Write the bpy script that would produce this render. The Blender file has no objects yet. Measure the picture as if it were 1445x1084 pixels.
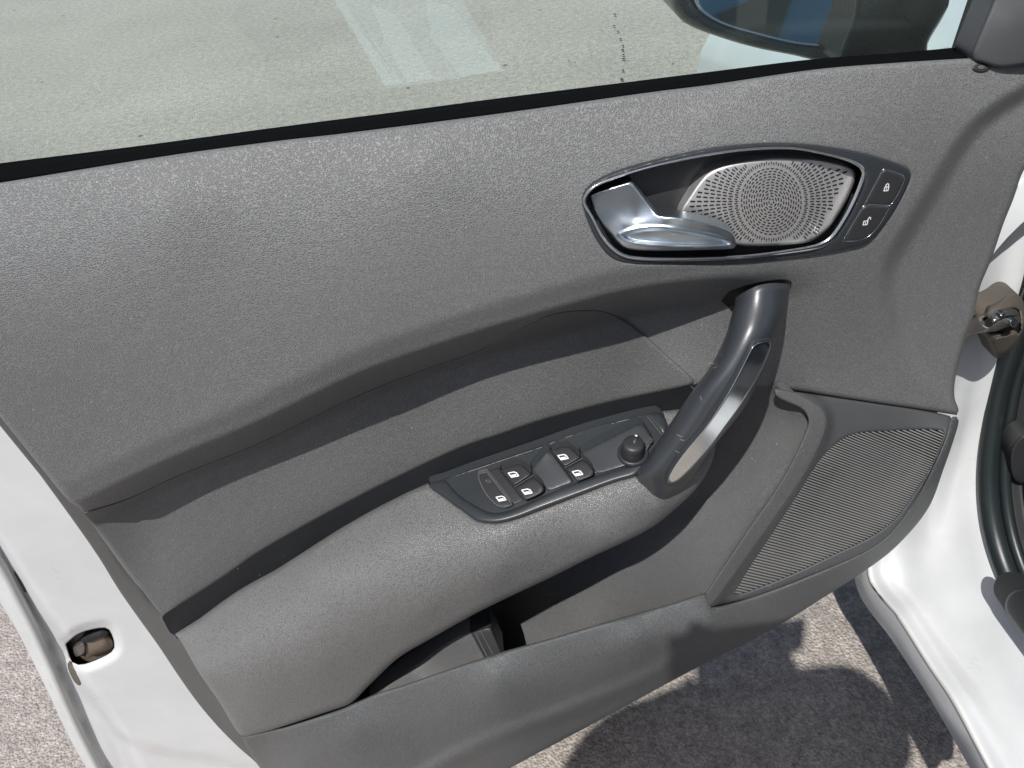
import bpy, math, random
import numpy as np
from mathutils import Vector, Matrix
from mathutils.geometry import delaunay_2d_cdt
random.seed(7); rng = np.random.default_rng(7)
S = bpy.context.scene
COL = S.collection

# ------------------------------------------------------------------ camera, sky, sun
FPX, CX, CY = 1090.0, 722.5, 542.0
PITCH, ROLL = math.radians(40), math.radians(8)
CAM = np.array([0, -0.5, 1.15])
FW = np.array([0, math.cos(PITCH), -math.sin(PITCH)])
UP0 = np.array([0, math.sin(PITCH), math.cos(PITCH)])
R0 = np.array([1.0, 0, 0])
RT = R0*math.cos(ROLL) - UP0*math.sin(ROLL)
UP = UP0*math.cos(ROLL) + R0*math.sin(ROLL)
cd = bpy.data.cameras.new('camera'); cam = bpy.data.objects.new('camera', cd); COL.objects.link(cam)
cd.sensor_fit = 'HORIZONTAL'; cd.sensor_width = 36; cd.lens = 36*FPX/1445; cd.clip_start = .02; cd.clip_end = 800
cam.matrix_world = Matrix(((RT[0], UP[0], -FW[0], CAM[0]), (RT[1], UP[1], -FW[1], CAM[1]), (RT[2], UP[2], -FW[2], CAM[2]), (0, 0, 0, 1)))
S.camera = cam
L = np.array([0.50, 1.0, -1.70]); L = L/np.linalg.norm(L)          # direction the sunlight travels
EL = math.asin(-L[2]); AZ = math.atan2(-L[0], -L[1])
W = bpy.data.worlds.new('World'); S.world = W; W.use_nodes = True
nt = W.node_tree; bg = nt.nodes['Background']
sky = nt.nodes.new('ShaderNodeTexSky'); sky.sky_type = 'NISHITA'; sky.sun_disc = False
sky.sun_elevation = EL; sky.sun_rotation = AZ; sky.air_density = .8; sky.dust_density = 1.6
nt.links.new(sky.outputs[0], bg.inputs[0]); bg.inputs[1].default_value = .10
sd = bpy.data.lights.new('sun', 'SUN'); sun = bpy.data.objects.new('sun', sd); COL.objects.link(sun)
sd.energy = 3.6; sd.angle = math.radians(.55); sd.color = (1, .975, .935)
sun.rotation_euler = Vector(L).to_track_quat('-Z', 'Y').to_euler(); sun.location = (-2, -3, 5)
S.view_settings.view_transform = 'Standard'; S.view_settings.look = 'None'
S.view_settings.exposure = .38; S.view_settings.gamma = 1
S.cycles.max_bounces = 8; S.cycles.transparent_max_bounces = 12; S.cycles.use_denoising = True

# ------------------------------------------------------------------ helpers
def rays(uv):
    uv = np.atleast_2d(np.asarray(uv, float))
    return FW[None]*FPX + RT[None]*(uv[:, :1]-CX) + UP[None]*(CY-uv[:, 1:2])
def atY(uv, Y):
    d = rays(uv); return CAM[None] + d*((np.asarray(Y)-CAM[1])/d[:, 1])[:, None]
def atX(uv, X):
    d = rays(uv); return CAM[None] + d*((np.asarray(X)-CAM[0])/d[:, 0])[:, None]
def atZ(uv, Z):
    d = rays(uv); return CAM[None] + d*((np.asarray(Z)-CAM[2])/d[:, 2])[:, None]

class TPS:
    """smooth depth (metres, + = into the door) over the trim, from measured stations"""
    def __init__(s, pts, lam=0.0):
        p = np.array(pts, float); s.p = p[:, :2]/1000; n = len(p)
        K = s.k(s.p, s.p) + lam*np.eye(n); P = np.c_[np.ones(n), s.p]
        A = np.block([[K, P], [P.T, np.zeros((3, 3))]])
        s.w = np.linalg.solve(A, np.r_[p[:, 2], np.zeros(3)])
    def k(s, a, b):
        r2 = ((a[:, None]-b[None])**2).sum(-1); return np.where(r2 > 1e-12, .5*r2*np.log(r2+1e-12), 0)
    def __call__(s, uv):
        q = np.atleast_2d(uv)/1000
        return s.k(q, s.p) @ s.w[:-3] + s.w[-3] + q @ s.w[-2:]

def spline(pts, step=6, closed=False):
    P = np.array(pts, float); n = len(P); out = []
    rngi = range(n if closed else n-1)
    for i in rngi:
        if closed: a, b, c, d = P[(i-1) % n], P[i], P[(i+1) % n], P[(i+2) % n]
        else: a, b, c, d = P[max(i-1, 0)], P[i], P[i+1], P[min(i+2, n-1)]
        l = np.linalg.norm((c-b)[:2])
        if l < 1e-6: continue
        # keep sharp where control points are doubled
        t1 = (c-a)/(np.linalg.norm((c-b)[:2])+np.linalg.norm((b-a)[:2])+1e-9)*l if np.linalg.norm((b-a)[:2]) > 1e-6 else (c-b)
        t2 = (d-b)/(np.linalg.norm((c-b)[:2])+np.linalg.norm((d-c)[:2])+1e-9)*l if np.linalg.norm((d-c)[:2]) > 1e-6 else (c-b)
        m = max(1, int(round(l/step)))
        for k in range(m):
            t = k/m; t2_, t3 = t*t, t**3
            out.append((2*t3-3*t2_+1)*b + (t3-2*t2_+t)*t1 + (-2*t3+3*t2_)*c + (t3-t2_)*t2)
    if not closed: out.append(P[-1])
    return np.array(out)
def resample(P, n):
    s = np.r_[0, np.cumsum(np.linalg.norm(np.diff(P, axis=0), axis=1))]; t = np.linspace(0, s[-1], n)
    return np.stack([np.interp(t, s, P[:, k]) for k in range(P.shape[1])], 1)
def dist_poly(q, P, closed=True):
    """distance and signed side of points q to polyline P"""
    A = P[:, :2]; B = np.roll(A, -1, 0) if closed else A[1:]
    A = A if closed else A[:-1]
    best = np.full(len(q), 1e9); sg = np.zeros(len(q))
    for a, b in zip(A, B):
        ab = b-a; l2 = ab@ab+1e-12; t = np.clip(((q-a)@ab)/l2, 0, 1)
        pr = a+t[:, None]*ab; d = np.hypot(*(q-pr).T)
        c = ab[0]*(q[:, 1]-a[1])-ab[1]*(q[:, 0]-a[0]); m = d < best-1e-9
        best[m] = d[m]; sg[m] = np.sign(c[m])
    return best, sg
def inside(q, P):
    x, y = q[:, 0], q[:, 1]; r = np.zeros(len(q), bool); n = len(P)
    for i in range(n):
        (x1, y1), (x2, y2) = P[i, :2], P[(i+1) % n, :2]
        if y1 == y2: continue
        c = ((y1 > y) != (y2 > y)) & (x < (x2-x1)*(y-y1)/(y2-y1)+x1); r ^= c
    return r
def sstep(x, a, b):
    t = np.clip((x-a)/(b-a), 0, 1); return t*t*(3-2*t)

WLOC = {}
def link(name, V, F, mat, parent=None, smooth=True, midx=None):
    V = np.asarray(V, float); c = (V.min(0)+V.max(0))/2
    me = bpy.data.meshes.new(name); me.from_pydata([tuple(v) for v in V-c], [], [tuple(map(int, f)) for f in F]); me.update()
    for m in (mat if isinstance(mat, (list, tuple)) else [mat]): me.materials.append(m)
    if midx is not None: me.polygons.foreach_set('material_index', midx)
    me.polygons.foreach_set('use_smooth', [smooth]*len(me.polygons))
    o = bpy.data.objects.new(name, me); COL.objects.link(o)
    pl = np.zeros(3)
    if parent is not None: o.parent = parent; pl = WLOC[parent.name]
    o.location = c-pl; WLOC[o.name] = c
    return o
def root(name, label, cat, loc):
    o = bpy.data.objects.new(name, None); COL.objects.link(o); o.location = loc; o.empty_display_size = .1
    o['label'] = label; o['category'] = cat; WLOC[o.name] = np.array(loc, float); return o
def newell_orient(V, F, toward):
    V = np.asarray(V); out = []
    for f in F:
        p = V[list(f)]; n = np.zeros(3)
        for i in range(len(p)): n += np.cross(p[i], p[(i+1) % len(p)])
        c = p.mean(0); out.append(f if n @ (toward-c) >= 0 else tuple(reversed(f)))
    return out

def relief(name, outline, surf, h=0.0, mat=None, parent=None, step=6, ostep=None, bevel=(0, 0), wall=.003, holes=(), raw=False, wk=0.0):
    """a moulded piece: outline traced on the trim, surface = surf - h, rounded edge, side walls going into the door"""
    O = np.array(outline, float) if raw else spline(outline, ostep or step, True)
    Hs = [np.array(hh, float) if raw else spline(hh, ostep or step, True) for hh in holes]
    pts = [O]; bnds = [O]+Hs
    for hh in Hs: pts.append(hh)
    nb = sum(len(p) for p in pts)
    bpx, bm = bevel; extra = []
    if bpx > 0:
        for B in bnds:
            t = np.roll(B, -1, 0)-np.roll(B, 1, 0); t /= np.linalg.norm(t, axis=1)[:, None]+1e-9; n = np.c_[-t[:, 1], t[:, 0]]
            for fr in (.12, .35, .7, 1.0):
                for sg in (1, -1):
                    extra.append(B+n*sg*bpx*fr)
        E = np.vstack(extra)
    lo, hi = O.min(0), O.max(0)
    gx, gy = np.meshgrid(np.arange(lo[0]+step*.5, hi[0], step), np.arange(lo[1]+step*.5, hi[1], step*.87))
    gx[::2] += step*.5
    G = np.c_[gx.ravel(), gy.ravel()]
    def dall(q):
        d = np.full(len(q), 1e9)
        for B in bnds: d = np.minimum(d, dist_poly(q, B)[0])
        return d
    def ok(q):
        r = inside(q, O)
        for hh in Hs: r &= ~inside(q, hh)
        return r
    G = G[ok(G)]
    if len(G): G = G[dall(G) > (bpx*1.15+step*.3 if bpx else step*.35)]
    if bpx > 0:
        E = E[ok(E)]; dE = dall(E)
        keep = np.zeros(len(E), bool)
        for fr in (.12, .35, .7, 1.0): keep |= np.abs(dE-bpx*fr) < .04*bpx+1e-6
        E = E[keep]; G = np.vstack([E, G]) if len(G) else E
    allp = np.vstack(pts+[G])
    edges = []; k = 0
    for B in bnds:
        n = len(B); edges += [(k+i, k+(i+1) % n) for i in range(n)]; k += n
    vo, eo, fo, ov, oe, of = delaunay_2d_cdt([Vector(p) for p in allp], edges, [], 0, 1e-5, True)
    q = np.array([tuple(v) for v in vo])
    F = [f for f in fo]
    cen = np.array([q[list(f)].mean(0) for f in F]); m = ok(cen); F = [f for f, mm in zip(F, m) if mm]
    src = np.array([min(a) if len(a) else 10**9 for a in ov]); isb = src < nb
    d = dall(q); d[isb] = 0
    hv = h(q, d) if callable(h) else np.full(len(q), float(h))
    if bpx > 0:
        t = 1-np.clip(d/bpx, 0, 1); hv = hv - bm*(1-np.sqrt(np.clip(1-t*t, 0, 1)))
    Y = surf(q) - hv
    V = atY(q, Y)
    F = newell_orient(V, F, CAM)
    # walls
    cnt = {}
    for f in F:
        for i in range(len(f)):
            a, b = f[i], f[(i+1) % len(f)]; cnt[(a, b)] = 1
    be = [(a, b) for (a, b) in cnt if (b, a) not in cnt]
    V2 = [tuple(v) for v in V]; W1 = {}; W2 = {}
    if wall > 0:
        back = {}
        if wk > 0:       # big mouldings: the edge turns in under itself
            acc = {}
            for a, b in be:
                t = q[b]-q[a]; t = t/(np.linalg.norm(t)+1e-9)
                for x in (a, b): acc[x] = acc.get(x, 0)+np.array([-t[1], t[0]])
            ks_ = list(acc); nn = np.array([acc[x]/(np.linalg.norm(acc[x])+1e-9) for x in ks_]); qq = q[ks_]
            e = be[0]; fl = [f for f in F if e[0] in f and e[1] in f][0]; cc = q[list(fl)].mean(0)
            t = q[e[1]]-q[e[0]]; sgn = 1 if np.array([-t[1], t[0]])@(cc-q[e[0]]) > 0 else -1
            PB = atY(qq+nn*sgn*1.5*wk, surf(qq)-hv[ks_]+wall); back = dict(zip(ks_, PB))
        for a, b in be:
            for x in (a, b):
                if x not in W1:
                    W1[x] = len(V2); V2.append(tuple(V[x])); W2[x] = len(V2); V2.append(tuple(back[x] if x in back else V[x]+np.array([0, wall, 0])))
            F.append((W1[b], W1[a], W2[a], W2[b]))
    o = link(name, V2, F, mat, parent)
    return o

def loft(name, rows, mat, parent=None, n=60, m=6, closed_u=False, raw=False):
    """skin over 3-D curves (each an (k,3) array), smooth across them"""
    R = [resample(np.asarray(r, float), n) for r in rows]
    R = np.array(R); K = len(R); out = []
    for i in range(K-1):
        a = R[max(i-1, 0)]; b = R[i]; c = R[i+1]; d = R[min(i+2, K-1)]
        for k in range(m):
            t = k/m
            out.append(.5*((2*b)+(-a+c)*t+(2*a-5*b+4*c-d)*t*t+(-a+3*b-3*c+d)*t**3))
    out.append(R[-1]); G = np.array(out); K = len(G)
    V = G.reshape(-1, 3); F = []
    for i in range(K-1):
        for j in range(n-1): F.append((i*n+j, i*n+j+1, (i+1)*n+j+1, (i+1)*n+j))
        if closed_u: F.append((i*n+n-1, i*n, (i+1)*n, (i+1)*n+n-1))
    return link(name, V, F, mat, parent)
def curve3(pts, fn, step=12):
    """pts: (u, v, depth) -> smooth 3-D curve"""
    P = spline(pts, step); return fn(P[:, :2], P[:, 2])
def tube(name, P, r, mat, parent=None, seg=10, flat=1.0, cap=True):
    P = np.asarray(P, float); n = len(P); r = np.broadcast_to(np.asarray(r, float), (n,))
    T = np.gradient(P, axis=0); T /= np.linalg.norm(T, axis=1)[:, None]+1e-12
    ref = np.array([0, -1.0, 0.3]); V = []
    for i in range(n):
        a = np.cross(T[i], ref); a /= np.linalg.norm(a)+1e-9; b = np.cross(a, T[i])
        for k in range(seg):
            t = 2*math.pi*k/seg; V.append(P[i]+r[i]*(a*math.cos(t)+b*math.sin(t)*flat))
    F = [(i*seg+k, i*seg+(k+1) % seg, (i+1)*seg+(k+1) % seg, (i+1)*seg+k) for i in range(n-1) for k in range(seg)]
    if cap: F += [tuple(range(seg))[::-1], tuple((n-1)*seg+k for k in range(seg))]
    return link(name, V, F, mat, parent)
def box(name, lo, hi, mat, parent=None, bev=.004, rot=None):
    import bmesh
    bm = bmesh.new(); bmesh.ops.create_cube(bm, size=1)
    lo = np.array(lo, float); hi = np.array(hi, float)
    for v in bm.verts: v.co = Vector((lo+hi)/2 + np.array(v.co)*(hi-lo))
    if bev: bmesh.ops.bevel(bm, geom=bm.edges[:], offset=bev, segments=2, affect='EDGES')
    V = [np.array(v.co) for v in bm.verts]; bm.verts.index_update(); F = [[v.index for v in f.verts] for f in bm.faces]; bm.free()
    return link(name, V, F, mat, parent, smooth=False)
def prints(name, polys, surf, h, mat, parent):
    """flat marks lying h above a surface"""
    V = []; F = []
    for p in polys:
        p = np.array(p, float); v = atY(p, surf(p)-h); k = len(V); V += list(v); F.append(tuple(range(k, k+len(p))))
    F = newell_orient(V, F, CAM)
    return link(name, V, F, mat, parent, smooth=False)
def stroke(P, w, closed=False):
    P = np.array(P, float); out = []
    if closed: P = np.vstack([P, P[:1]])
    for a, b in zip(P[:-1], P[1:]):
        t = b-a; t = t/(np.linalg.norm(t)+1e-9); n = np.array([-t[1], t[0]])*w/2; e = t*w*.3
        out.append([a-e+n, b+e+n, b+e-n, a-e-n])
    return out

# ------------------------------------------------------------------ materials
def mat(name, base=(.5, .5, .5), rough=.5, metal=0, spec=.5, coat=0):
    m = bpy.data.materials.new(name); m.use_nodes = True; b = m.node_tree.nodes['Principled BSDF']
    b.inputs['Base Color'].default_value = (*base, 1); b.inputs['Roughness'].default_value = rough
    b.inputs['Metallic'].default_value = metal; b.inputs['Specular IOR Level'].default_value = spec
    b.inputs['Coat Weight'].default_value = coat; b.inputs['Coat Roughness'].default_value = .08
    return m, m.node_tree, b
def N(nt, t, **kw):
    n = nt.nodes.new(t)
    for k, v in kw.items():
        if k.startswith('i_'): n.inputs[k[2:].replace('_', ' ')].default_value = v
        else: setattr(n, k, v)
    return n
def geo_pos(nt):
    return nt.nodes.new('ShaderNodeNewGeometry').outputs['Position']
def ramp(nt, src, p0, c0, p1, c1, mid=None):
    r = nt.nodes.new('ShaderNodeValToRGB'); r.color_ramp.elements[0].position = p0; r.color_ramp.elements[0].color = (*c0, 1)
    r.color_ramp.elements[1].position = p1; r.color_ramp.elements[1].color = (*c1, 1); nt.links.new(src, r.inputs[0]); return r.outputs[0]

def grain(name, base, scale=420, bump=.35, rough=.5, spec=.5, crack=.5, dust=.25, tint=(1, 1, 1), ridged=False):
    """moulded leather-look plastic: rounded cells parted by fine creases, with faint dust and handling wear"""
    m, nt, b = mat(name, base, rough, 0, spec)
    pos = nt.nodes.new('ShaderNodeTexCoord').outputs['Object']
    n1 = N(nt, 'ShaderNodeTexNoise', i_Scale=scale*.9, i_Detail=2.0); nt.links.new(pos, n1.inputs['Vector'])
    mix = N(nt, 'ShaderNodeVectorMath', operation='MULTIPLY_ADD'); nt.links.new(n1.outputs['Color'], mix.inputs[0])
    mix.inputs[1].default_value = (.6/scale,)*3; nt.links.new(pos, mix.inputs[2])
    v = N(nt, 'ShaderNodeTexVoronoi', feature='DISTANCE_TO_EDGE', i_Scale=scale); nt.links.new(mix.outputs[0], v.inputs['Vector'])
    hgt = N(nt, 'ShaderNodeMapRange', i_From_Max=.22); nt.links.new(v.outputs['Distance'], hgt.inputs[0]); hgt.interpolation_type = 'SMOOTHSTEP'
    if ridged: hgt.inputs['To Min'].default_value = 1; hgt.inputs['To Max'].default_value = 0; hgt.inputs['From Max'].default_value = .34
    n2 = N(nt, 'ShaderNodeTexNoise', i_Scale=scale*2.2, i_Detail=2.0); nt.links.new(pos, n2.inputs['Vector'])
    add = N(nt, 'ShaderNodeMath', operation='MULTIPLY_ADD'); nt.links.new(n2.outputs['Fac'], add.inputs[0]); add.inputs[1].default_value = .6; nt.links.new(hgt.outputs[0], add.inputs[2])
    bp = N(nt, 'ShaderNodeBump', i_Strength=bump, i_Distance=.22/scale); nt.links.new(add.outputs[0], bp.inputs['Height']); nt.links.new(bp.outputs[0], b.inputs['Normal'])
    # dust in soft patches, slightly lighter cell tops
    n3 = N(nt, 'ShaderNodeTexNoise', i_Scale=5.0, i_Detail=8.0, i_Roughness=.75); nt.links.new(pos, n3.inputs['Vector'])
    c0 = tuple(x*(1-crack*.45) for x in base); c1 = tuple(min(1, x*(1+crack*.25)*t) for x, t in zip(base, tint))
    cr = ramp(nt, hgt.outputs[0], 0, c0, 1, c1)
    dr = ramp(nt, n3.outputs['Fac'], .38, (0, 0, 0), .78, (dust, dust, dust))
    mx = N(nt, 'ShaderNodeMixRGB'); nt.links.new(dr, mx.inputs[0]); nt.links.new(cr, mx.inputs[1]); mx.inputs[2].default_value = (.175, .174, .170, 1)
    nt.links.new(mx.outputs[0], b.inputs['Base Color'])
    # dust specks
    v2 = N(nt, 'ShaderNodeTexVoronoi', i_Scale=75.0); nt.links.new(pos, v2.inputs['Vector'])
    sp = N(nt, 'ShaderNodeMath', operation='LESS_THAN'); nt.links.new(v2.outputs['Distance'], sp.inputs[0]); sp.inputs[1].default_value = .035
    mx2 = N(nt, 'ShaderNodeMixRGB'); nt.links.new(sp.outputs[0], mx2.inputs[0]); nt.links.new(mx.outputs[0], mx2.inputs[1]); mx2.inputs[2].default_value = (.4, .39, .37, 1)
    nt.links.new(mx2.outputs[0], b.inputs['Base Color'])
    rr = N(nt, 'ShaderNodeMapRange', i_To_Min=rough-.02, i_To_Max=rough+.05); nt.links.new(n3.outputs['Fac'], rr.inputs[0]); nt.links.new(rr.outputs[0], b.inputs['Roughness'])
    return m
def smooth_mat(name, base, rough, metal=0, spec=.5, coat=0, wear=.08, nscale=30, bump=0, bscale=900, scratch=0, stretch=(1, 1, 1)):
    m, nt, b = mat(name, base, rough, metal, spec, coat)
    pos = nt.nodes.new('ShaderNodeTexCoord').outputs['Object']
    n = N(nt, 'ShaderNodeTexNoise', i_Scale=nscale, i_Detail=6.0, i_Roughness=.65); nt.links.new(pos, n.inputs['Vector'])
    rr = N(nt, 'ShaderNodeMapRange', i_To_Min=max(.02, rough-wear), i_To_Max=rough+wear); nt.links.new(n.outputs['Fac'], rr.inputs[0]); nt.links.new(rr.outputs[0], b.inputs['Roughness'])
    col = ramp(nt, n.outputs['Fac'], .3, tuple(x*.93 for x in base), .75, tuple(min(1, x*1.06) for x in base)); nt.links.new(col, b.inputs['Base Color'])
    if bump:
        mp = N(nt, 'ShaderNodeMapping'); mp.inputs['Scale'].default_value = stretch; nt.links.new(pos, mp.inputs[0])
        n2 = N(nt, 'ShaderNodeTexNoise', i_Scale=bscale, i_Detail=3.0); nt.links.new(mp.outputs[0], n2.inputs['Vector'])
        bp = N(nt, 'ShaderNodeBump', i_Strength=bump, i_Distance=.0006); nt.links.new(n2.outputs['Fac'], bp.inputs['Height']); nt.links.new(bp.outputs[0], b.inputs['Normal'])
    return m

M_UP = grain('upper_trim_plastic', (.148, .151, .151), 740, .8, .48, .5, crack=.8, dust=.10, ridged=True)
M_INS = grain('insert_plastic', (.126, .128, .128), 800, 1.0, .5, .45, crack=.7, dust=.06, ridged=True)
M_ARM = grain('armrest_plastic', (.180, .181, .179), 720, 1.0, .40, .5, crack=1.0, dust=.08)
M_LOW = grain('lower_panel_plastic', (.118, .123, .126), 640, 1.0, .44, .5, dust=.06, crack=.9)
M_LINER = grain('pocket_plastic', (.104, .105, .106), 760, .9, .42, .5, dust=.15)
M_SPK = grain('speaker_panel_plastic', (.066, .069, .073), 1300, .35, .5, .45, dust=.12, crack=.2)
M_EDGE = grain('trim_edge_plastic', (.080, .079, .077), 900, .3, .55, .4, dust=.3)
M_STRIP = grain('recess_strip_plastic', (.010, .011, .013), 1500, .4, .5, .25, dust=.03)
M_SW = smooth_mat('switch_panel_plastic', (.030, .034, .038), .36, wear=.08, bump=.12, bscale=1500)
M_BTN = smooth_mat('button_plastic', (.030, .031, .033), .42, bump=.15, bscale=1500)
M_HAN = smooth_mat('handle_soft_black', (.036, .040, .045), .37, spec=.8, wear=.05, nscale=60, bump=.1, bscale=500)
M_BLK = smooth_mat('gloss_black', (.006, .007, .008), .28)
M_DARK = smooth_mat('dark_cavity', (.006, .006, .007), .6)
M_SEAL = smooth_mat('black_rubber', (.014, .019, .02), .38, bump=.1)
M_CHR = smooth_mat('satin_aluminium', (.66, .70, .73), .23, 1, wear=.05)
M_ALU = smooth_mat('brushed_aluminium', (.68, .665, .65), .48, .85, wear=.06, bump=.2, bscale=400, stretch=(1, 1, 8))
M_LEV = smooth_mat('lever_aluminium', (.62, .68, .72), .34, 1, wear=.06, bump=.06, bscale=900)
M_CHR2 = smooth_mat('polished_chrome', (.78, .81, .83), .17, 1, wear=.04)
M_WH = smooth_mat('white_paint', (.60, .615, .62), .30, coat=.5, wear=.08, nscale=12, bump=.03, bscale=60)
M_WHS = smooth_mat('white_sealer', (.56, .57, .56), .45, wear=.08, bump=.2, bscale=80)
M_FELT = smooth_mat('belt_felt', (.004, .0045, .005), .9, spec=.02)
M_GBK = smooth_mat('grille_cloth', (.05, .05, .051), .8)
M_RIB = smooth_mat('grille_rib_grey', (.19, .19, .187), .5, spec=.5)
M_ICON = smooth_mat('icon_white', (.80, .80, .78), .5)
M_ICOND = smooth_mat('icon_grey', (.12, .12, .12), .5)
M_RUST = smooth_mat('brown_boot_rubber', (.105, .092, .074), .6, wear=.15, nscale=70, bump=.4, bscale=120)
M_STEEL = smooth_mat('greasy_steel', (.20, .19, .18), .35, .7, wear=.15, nscale=90, bump=.3, bscale=200)
M_LATCH = smooth_mat('brown_latch_metal', (.17, .135, .105), .45, 0, wear=.1, nscale=60)
M_INT = smooth_mat('dash_side_plastic', (.04, .041, .043), .5, bump=.3, bscale=700)
M_BLUE = smooth_mat('blue_paint', (.015, .17, .33), .3, coat=.8)
M_DGL = smooth_mat('dark_car_glass', (.01, .013, .014), .05)

def asphalt():
    m, nt, b = mat('asphalt', (.3, .27, .25), .75, 0, .35)
    pos = nt.nodes.new('ShaderNodeTexCoord').outputs['Object']
    v = N(nt, 'ShaderNodeTexVoronoi', i_Scale=330.0); nt.links.new(pos, v.inputs['Vector'])
    v3 = N(nt, 'ShaderNodeTexVoronoi', i_Scale=230.0); nt.links.new(pos, v3.inputs['Vector'])
    n1 = N(nt, 'ShaderNodeTexNoise', i_Scale=120.0, i_Detail=8.0, i_Roughness=.75); nt.links.new(pos, n1.inputs['Vector'])
    n2 = N(nt, 'ShaderNodeTexNoise', i_Scale=1.1, i_Detail=5.0); nt.links.new(pos, n2.inputs['Vector'])
    c1 = ramp(nt, v.outputs['Color'], .0, (.245, .218, .196), 1, (.62, .555, .495))
    c2 = ramp(nt, n1.outputs['Fac'], .40, (.215, .192, .172), .60, (.58, .515, .46))
    mx = N(nt, 'ShaderNodeMixRGB'); mx.inputs[0].default_value = .5; nt.links.new(c1, mx.inputs[1]); nt.links.new(c2, mx.inputs[2])
    big = ramp(nt, n2.outputs['Fac'], .3, (.88, .88, .88), .7, (1.08, 1.08, 1.08))
    mu = N(nt, 'ShaderNodeMixRGB', blend_type='MULTIPLY'); mu.inputs[0].default_value = 1; nt.links.new(mx.outputs[0], mu.inputs[1]); nt.links.new(big, mu.inputs[2])
    n5 = N(nt, 'ShaderNodeTexNoise', i_Scale=34.0, i_Detail=9.0, i_Roughness=.85); nt.links.new(pos, n5.inputs['Vector'])
    c5 = ramp(nt, n5.outputs['Fac'], .40, (.62, .62, .62), .60, (1.18, 1.18, 1.18))
    mu5 = N(nt, 'ShaderNodeMixRGB', blend_type='MULTIPLY'); mu5.inputs[0].default_value = .8; nt.links.new(mu.outputs[0], mu5.inputs[1]); nt.links.new(c5, mu5.inputs[2]); mu = mu5
    # occasional dark pits
    v2 = N(nt, 'ShaderNodeTexVoronoi', i_Scale=5.0); nt.links.new(pos, v2.inputs['Vector'])
    wz = N(nt, 'ShaderNodeMath', operation='MULTIPLY_ADD'); nt.links.new(n1.outputs['Fac'], wz.inputs[0]); wz.inputs[1].default_value = .12; nt.links.new(v2.outputs['Distance'], wz.inputs[2])
    lt = N(nt, 'ShaderNodeMath', operation='LESS_THAN'); nt.links.new(wz.outputs[0], lt.inputs[0]); lt.inputs[1].default_value = .115
    fm = N(nt, 'ShaderNodeMixRGB'); nt.links.new(lt.outputs[0], fm.inputs[0]); nt.links.new(mu.outputs[0], fm.inputs[1]); fm.inputs[2].default_value = (.1, .09, .08, 1)
    nt.links.new(fm.outputs[0], b.inputs['Base Color'])
    hh = N(nt, 'ShaderNodeMath', operation='MULTIPLY_ADD'); nt.links.new(v3.outputs['Distance'], hh.inputs[0]); hh.inputs[1].default_value = -1.0; nt.links.new(n1.outputs['Fac'], hh.inputs[2])
    bp = N(nt, 'ShaderNodeBump', i_Strength=.8, i_Distance=.004); nt.links.new(hh.outputs[0], bp.inputs['Height']); nt.links.new(bp.outputs[0], b.inputs['Normal'])
    return m
M_ASP = asphalt()
def reflection_streak_mat():  # patchy pale colour for the window reflections laid on the ground
    m, nt, b = mat('pale_window_reflection', (.78, .79, .77), .6)
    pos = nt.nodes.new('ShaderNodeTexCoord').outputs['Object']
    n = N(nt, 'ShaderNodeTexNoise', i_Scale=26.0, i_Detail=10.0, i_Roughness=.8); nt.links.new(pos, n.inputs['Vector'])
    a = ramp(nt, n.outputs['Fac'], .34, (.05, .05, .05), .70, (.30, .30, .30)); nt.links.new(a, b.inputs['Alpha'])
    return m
M_REFL = reflection_streak_mat()
def window_glass():
    m = bpy.data.materials.new('green_tinted_glass'); m.use_nodes = True; nt = m.node_tree; nt.nodes.clear()
    o = nt.nodes.new('ShaderNodeOutputMaterial'); tr = nt.nodes.new('ShaderNodeBsdfTransparent'); tr.inputs[0].default_value = (.915, .985, .955, 1)
    gl = nt.nodes.new('ShaderNodeBsdfGlossy'); gl.inputs['Roughness'].default_value = .01
    fr = nt.nodes.new('ShaderNodeFresnel'); fr.inputs[0].default_value = 1.45
    mx = nt.nodes.new('ShaderNodeMixShader'); nt.links.new(fr.outputs[0], mx.inputs[0]); nt.links.new(tr.outputs[0], mx.inputs[1]); nt.links.new(gl.outputs[0], mx.inputs[2])
    # thin film of dust on the pane
    df = nt.nodes.new('ShaderNodeBsdfDiffuse'); df.inputs[0].default_value = (.72, .84, .78, 1)
    nz = nt.nodes.new('ShaderNodeTexNoise'); nz.inputs['Scale'].default_value = 7; nz.inputs['Detail'].default_value = 6
    rp = nt.nodes.new('ShaderNodeValToRGB'); rp.color_ramp.elements[0].position = .35; rp.color_ramp.elements[0].color = (.02, .02, .02, 1); rp.color_ramp.elements[1].position = .8; rp.color_ramp.elements[1].color = (.055, .055, .055, 1)
    nt.links.new(nz.outputs['Fac'], rp.inputs[0])
    m2 = nt.nodes.new('ShaderNodeMixShader'); nt.links.new(rp.outputs[0], m2.inputs[0]); nt.links.new(mx.outputs[0], m2.inputs[1]); nt.links.new(df.outputs[0], m2.inputs[2])
    nt.links.new(m2.outputs[0], o.inputs[0]); return m
M_GLASS = window_glass()
def mirror_mat():
    m, nt, b = mat('mirror_silver', (.50, .53, .55), .03, 1)
    pos = nt.nodes.new('ShaderNodeTexCoord').outputs['Object']
    v = N(nt, 'ShaderNodeTexVoronoi', i_Scale=130.0); nt.links.new(pos, v.inputs['Vector'])
    lt = N(nt, 'ShaderNodeMath', operation='LESS_THAN'); nt.links.new(v.outputs['Distance'], lt.inputs[0]); lt.inputs[1].default_value = .16
    bp = N(nt, 'ShaderNodeBump', i_Strength=.6, i_Distance=.001); nt.links.new(lt.outputs[0], bp.inputs['Height']); nt.links.new(bp.outputs[0], b.inputs['Normal'])
    return m
M_MIR = mirror_mat()
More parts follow.
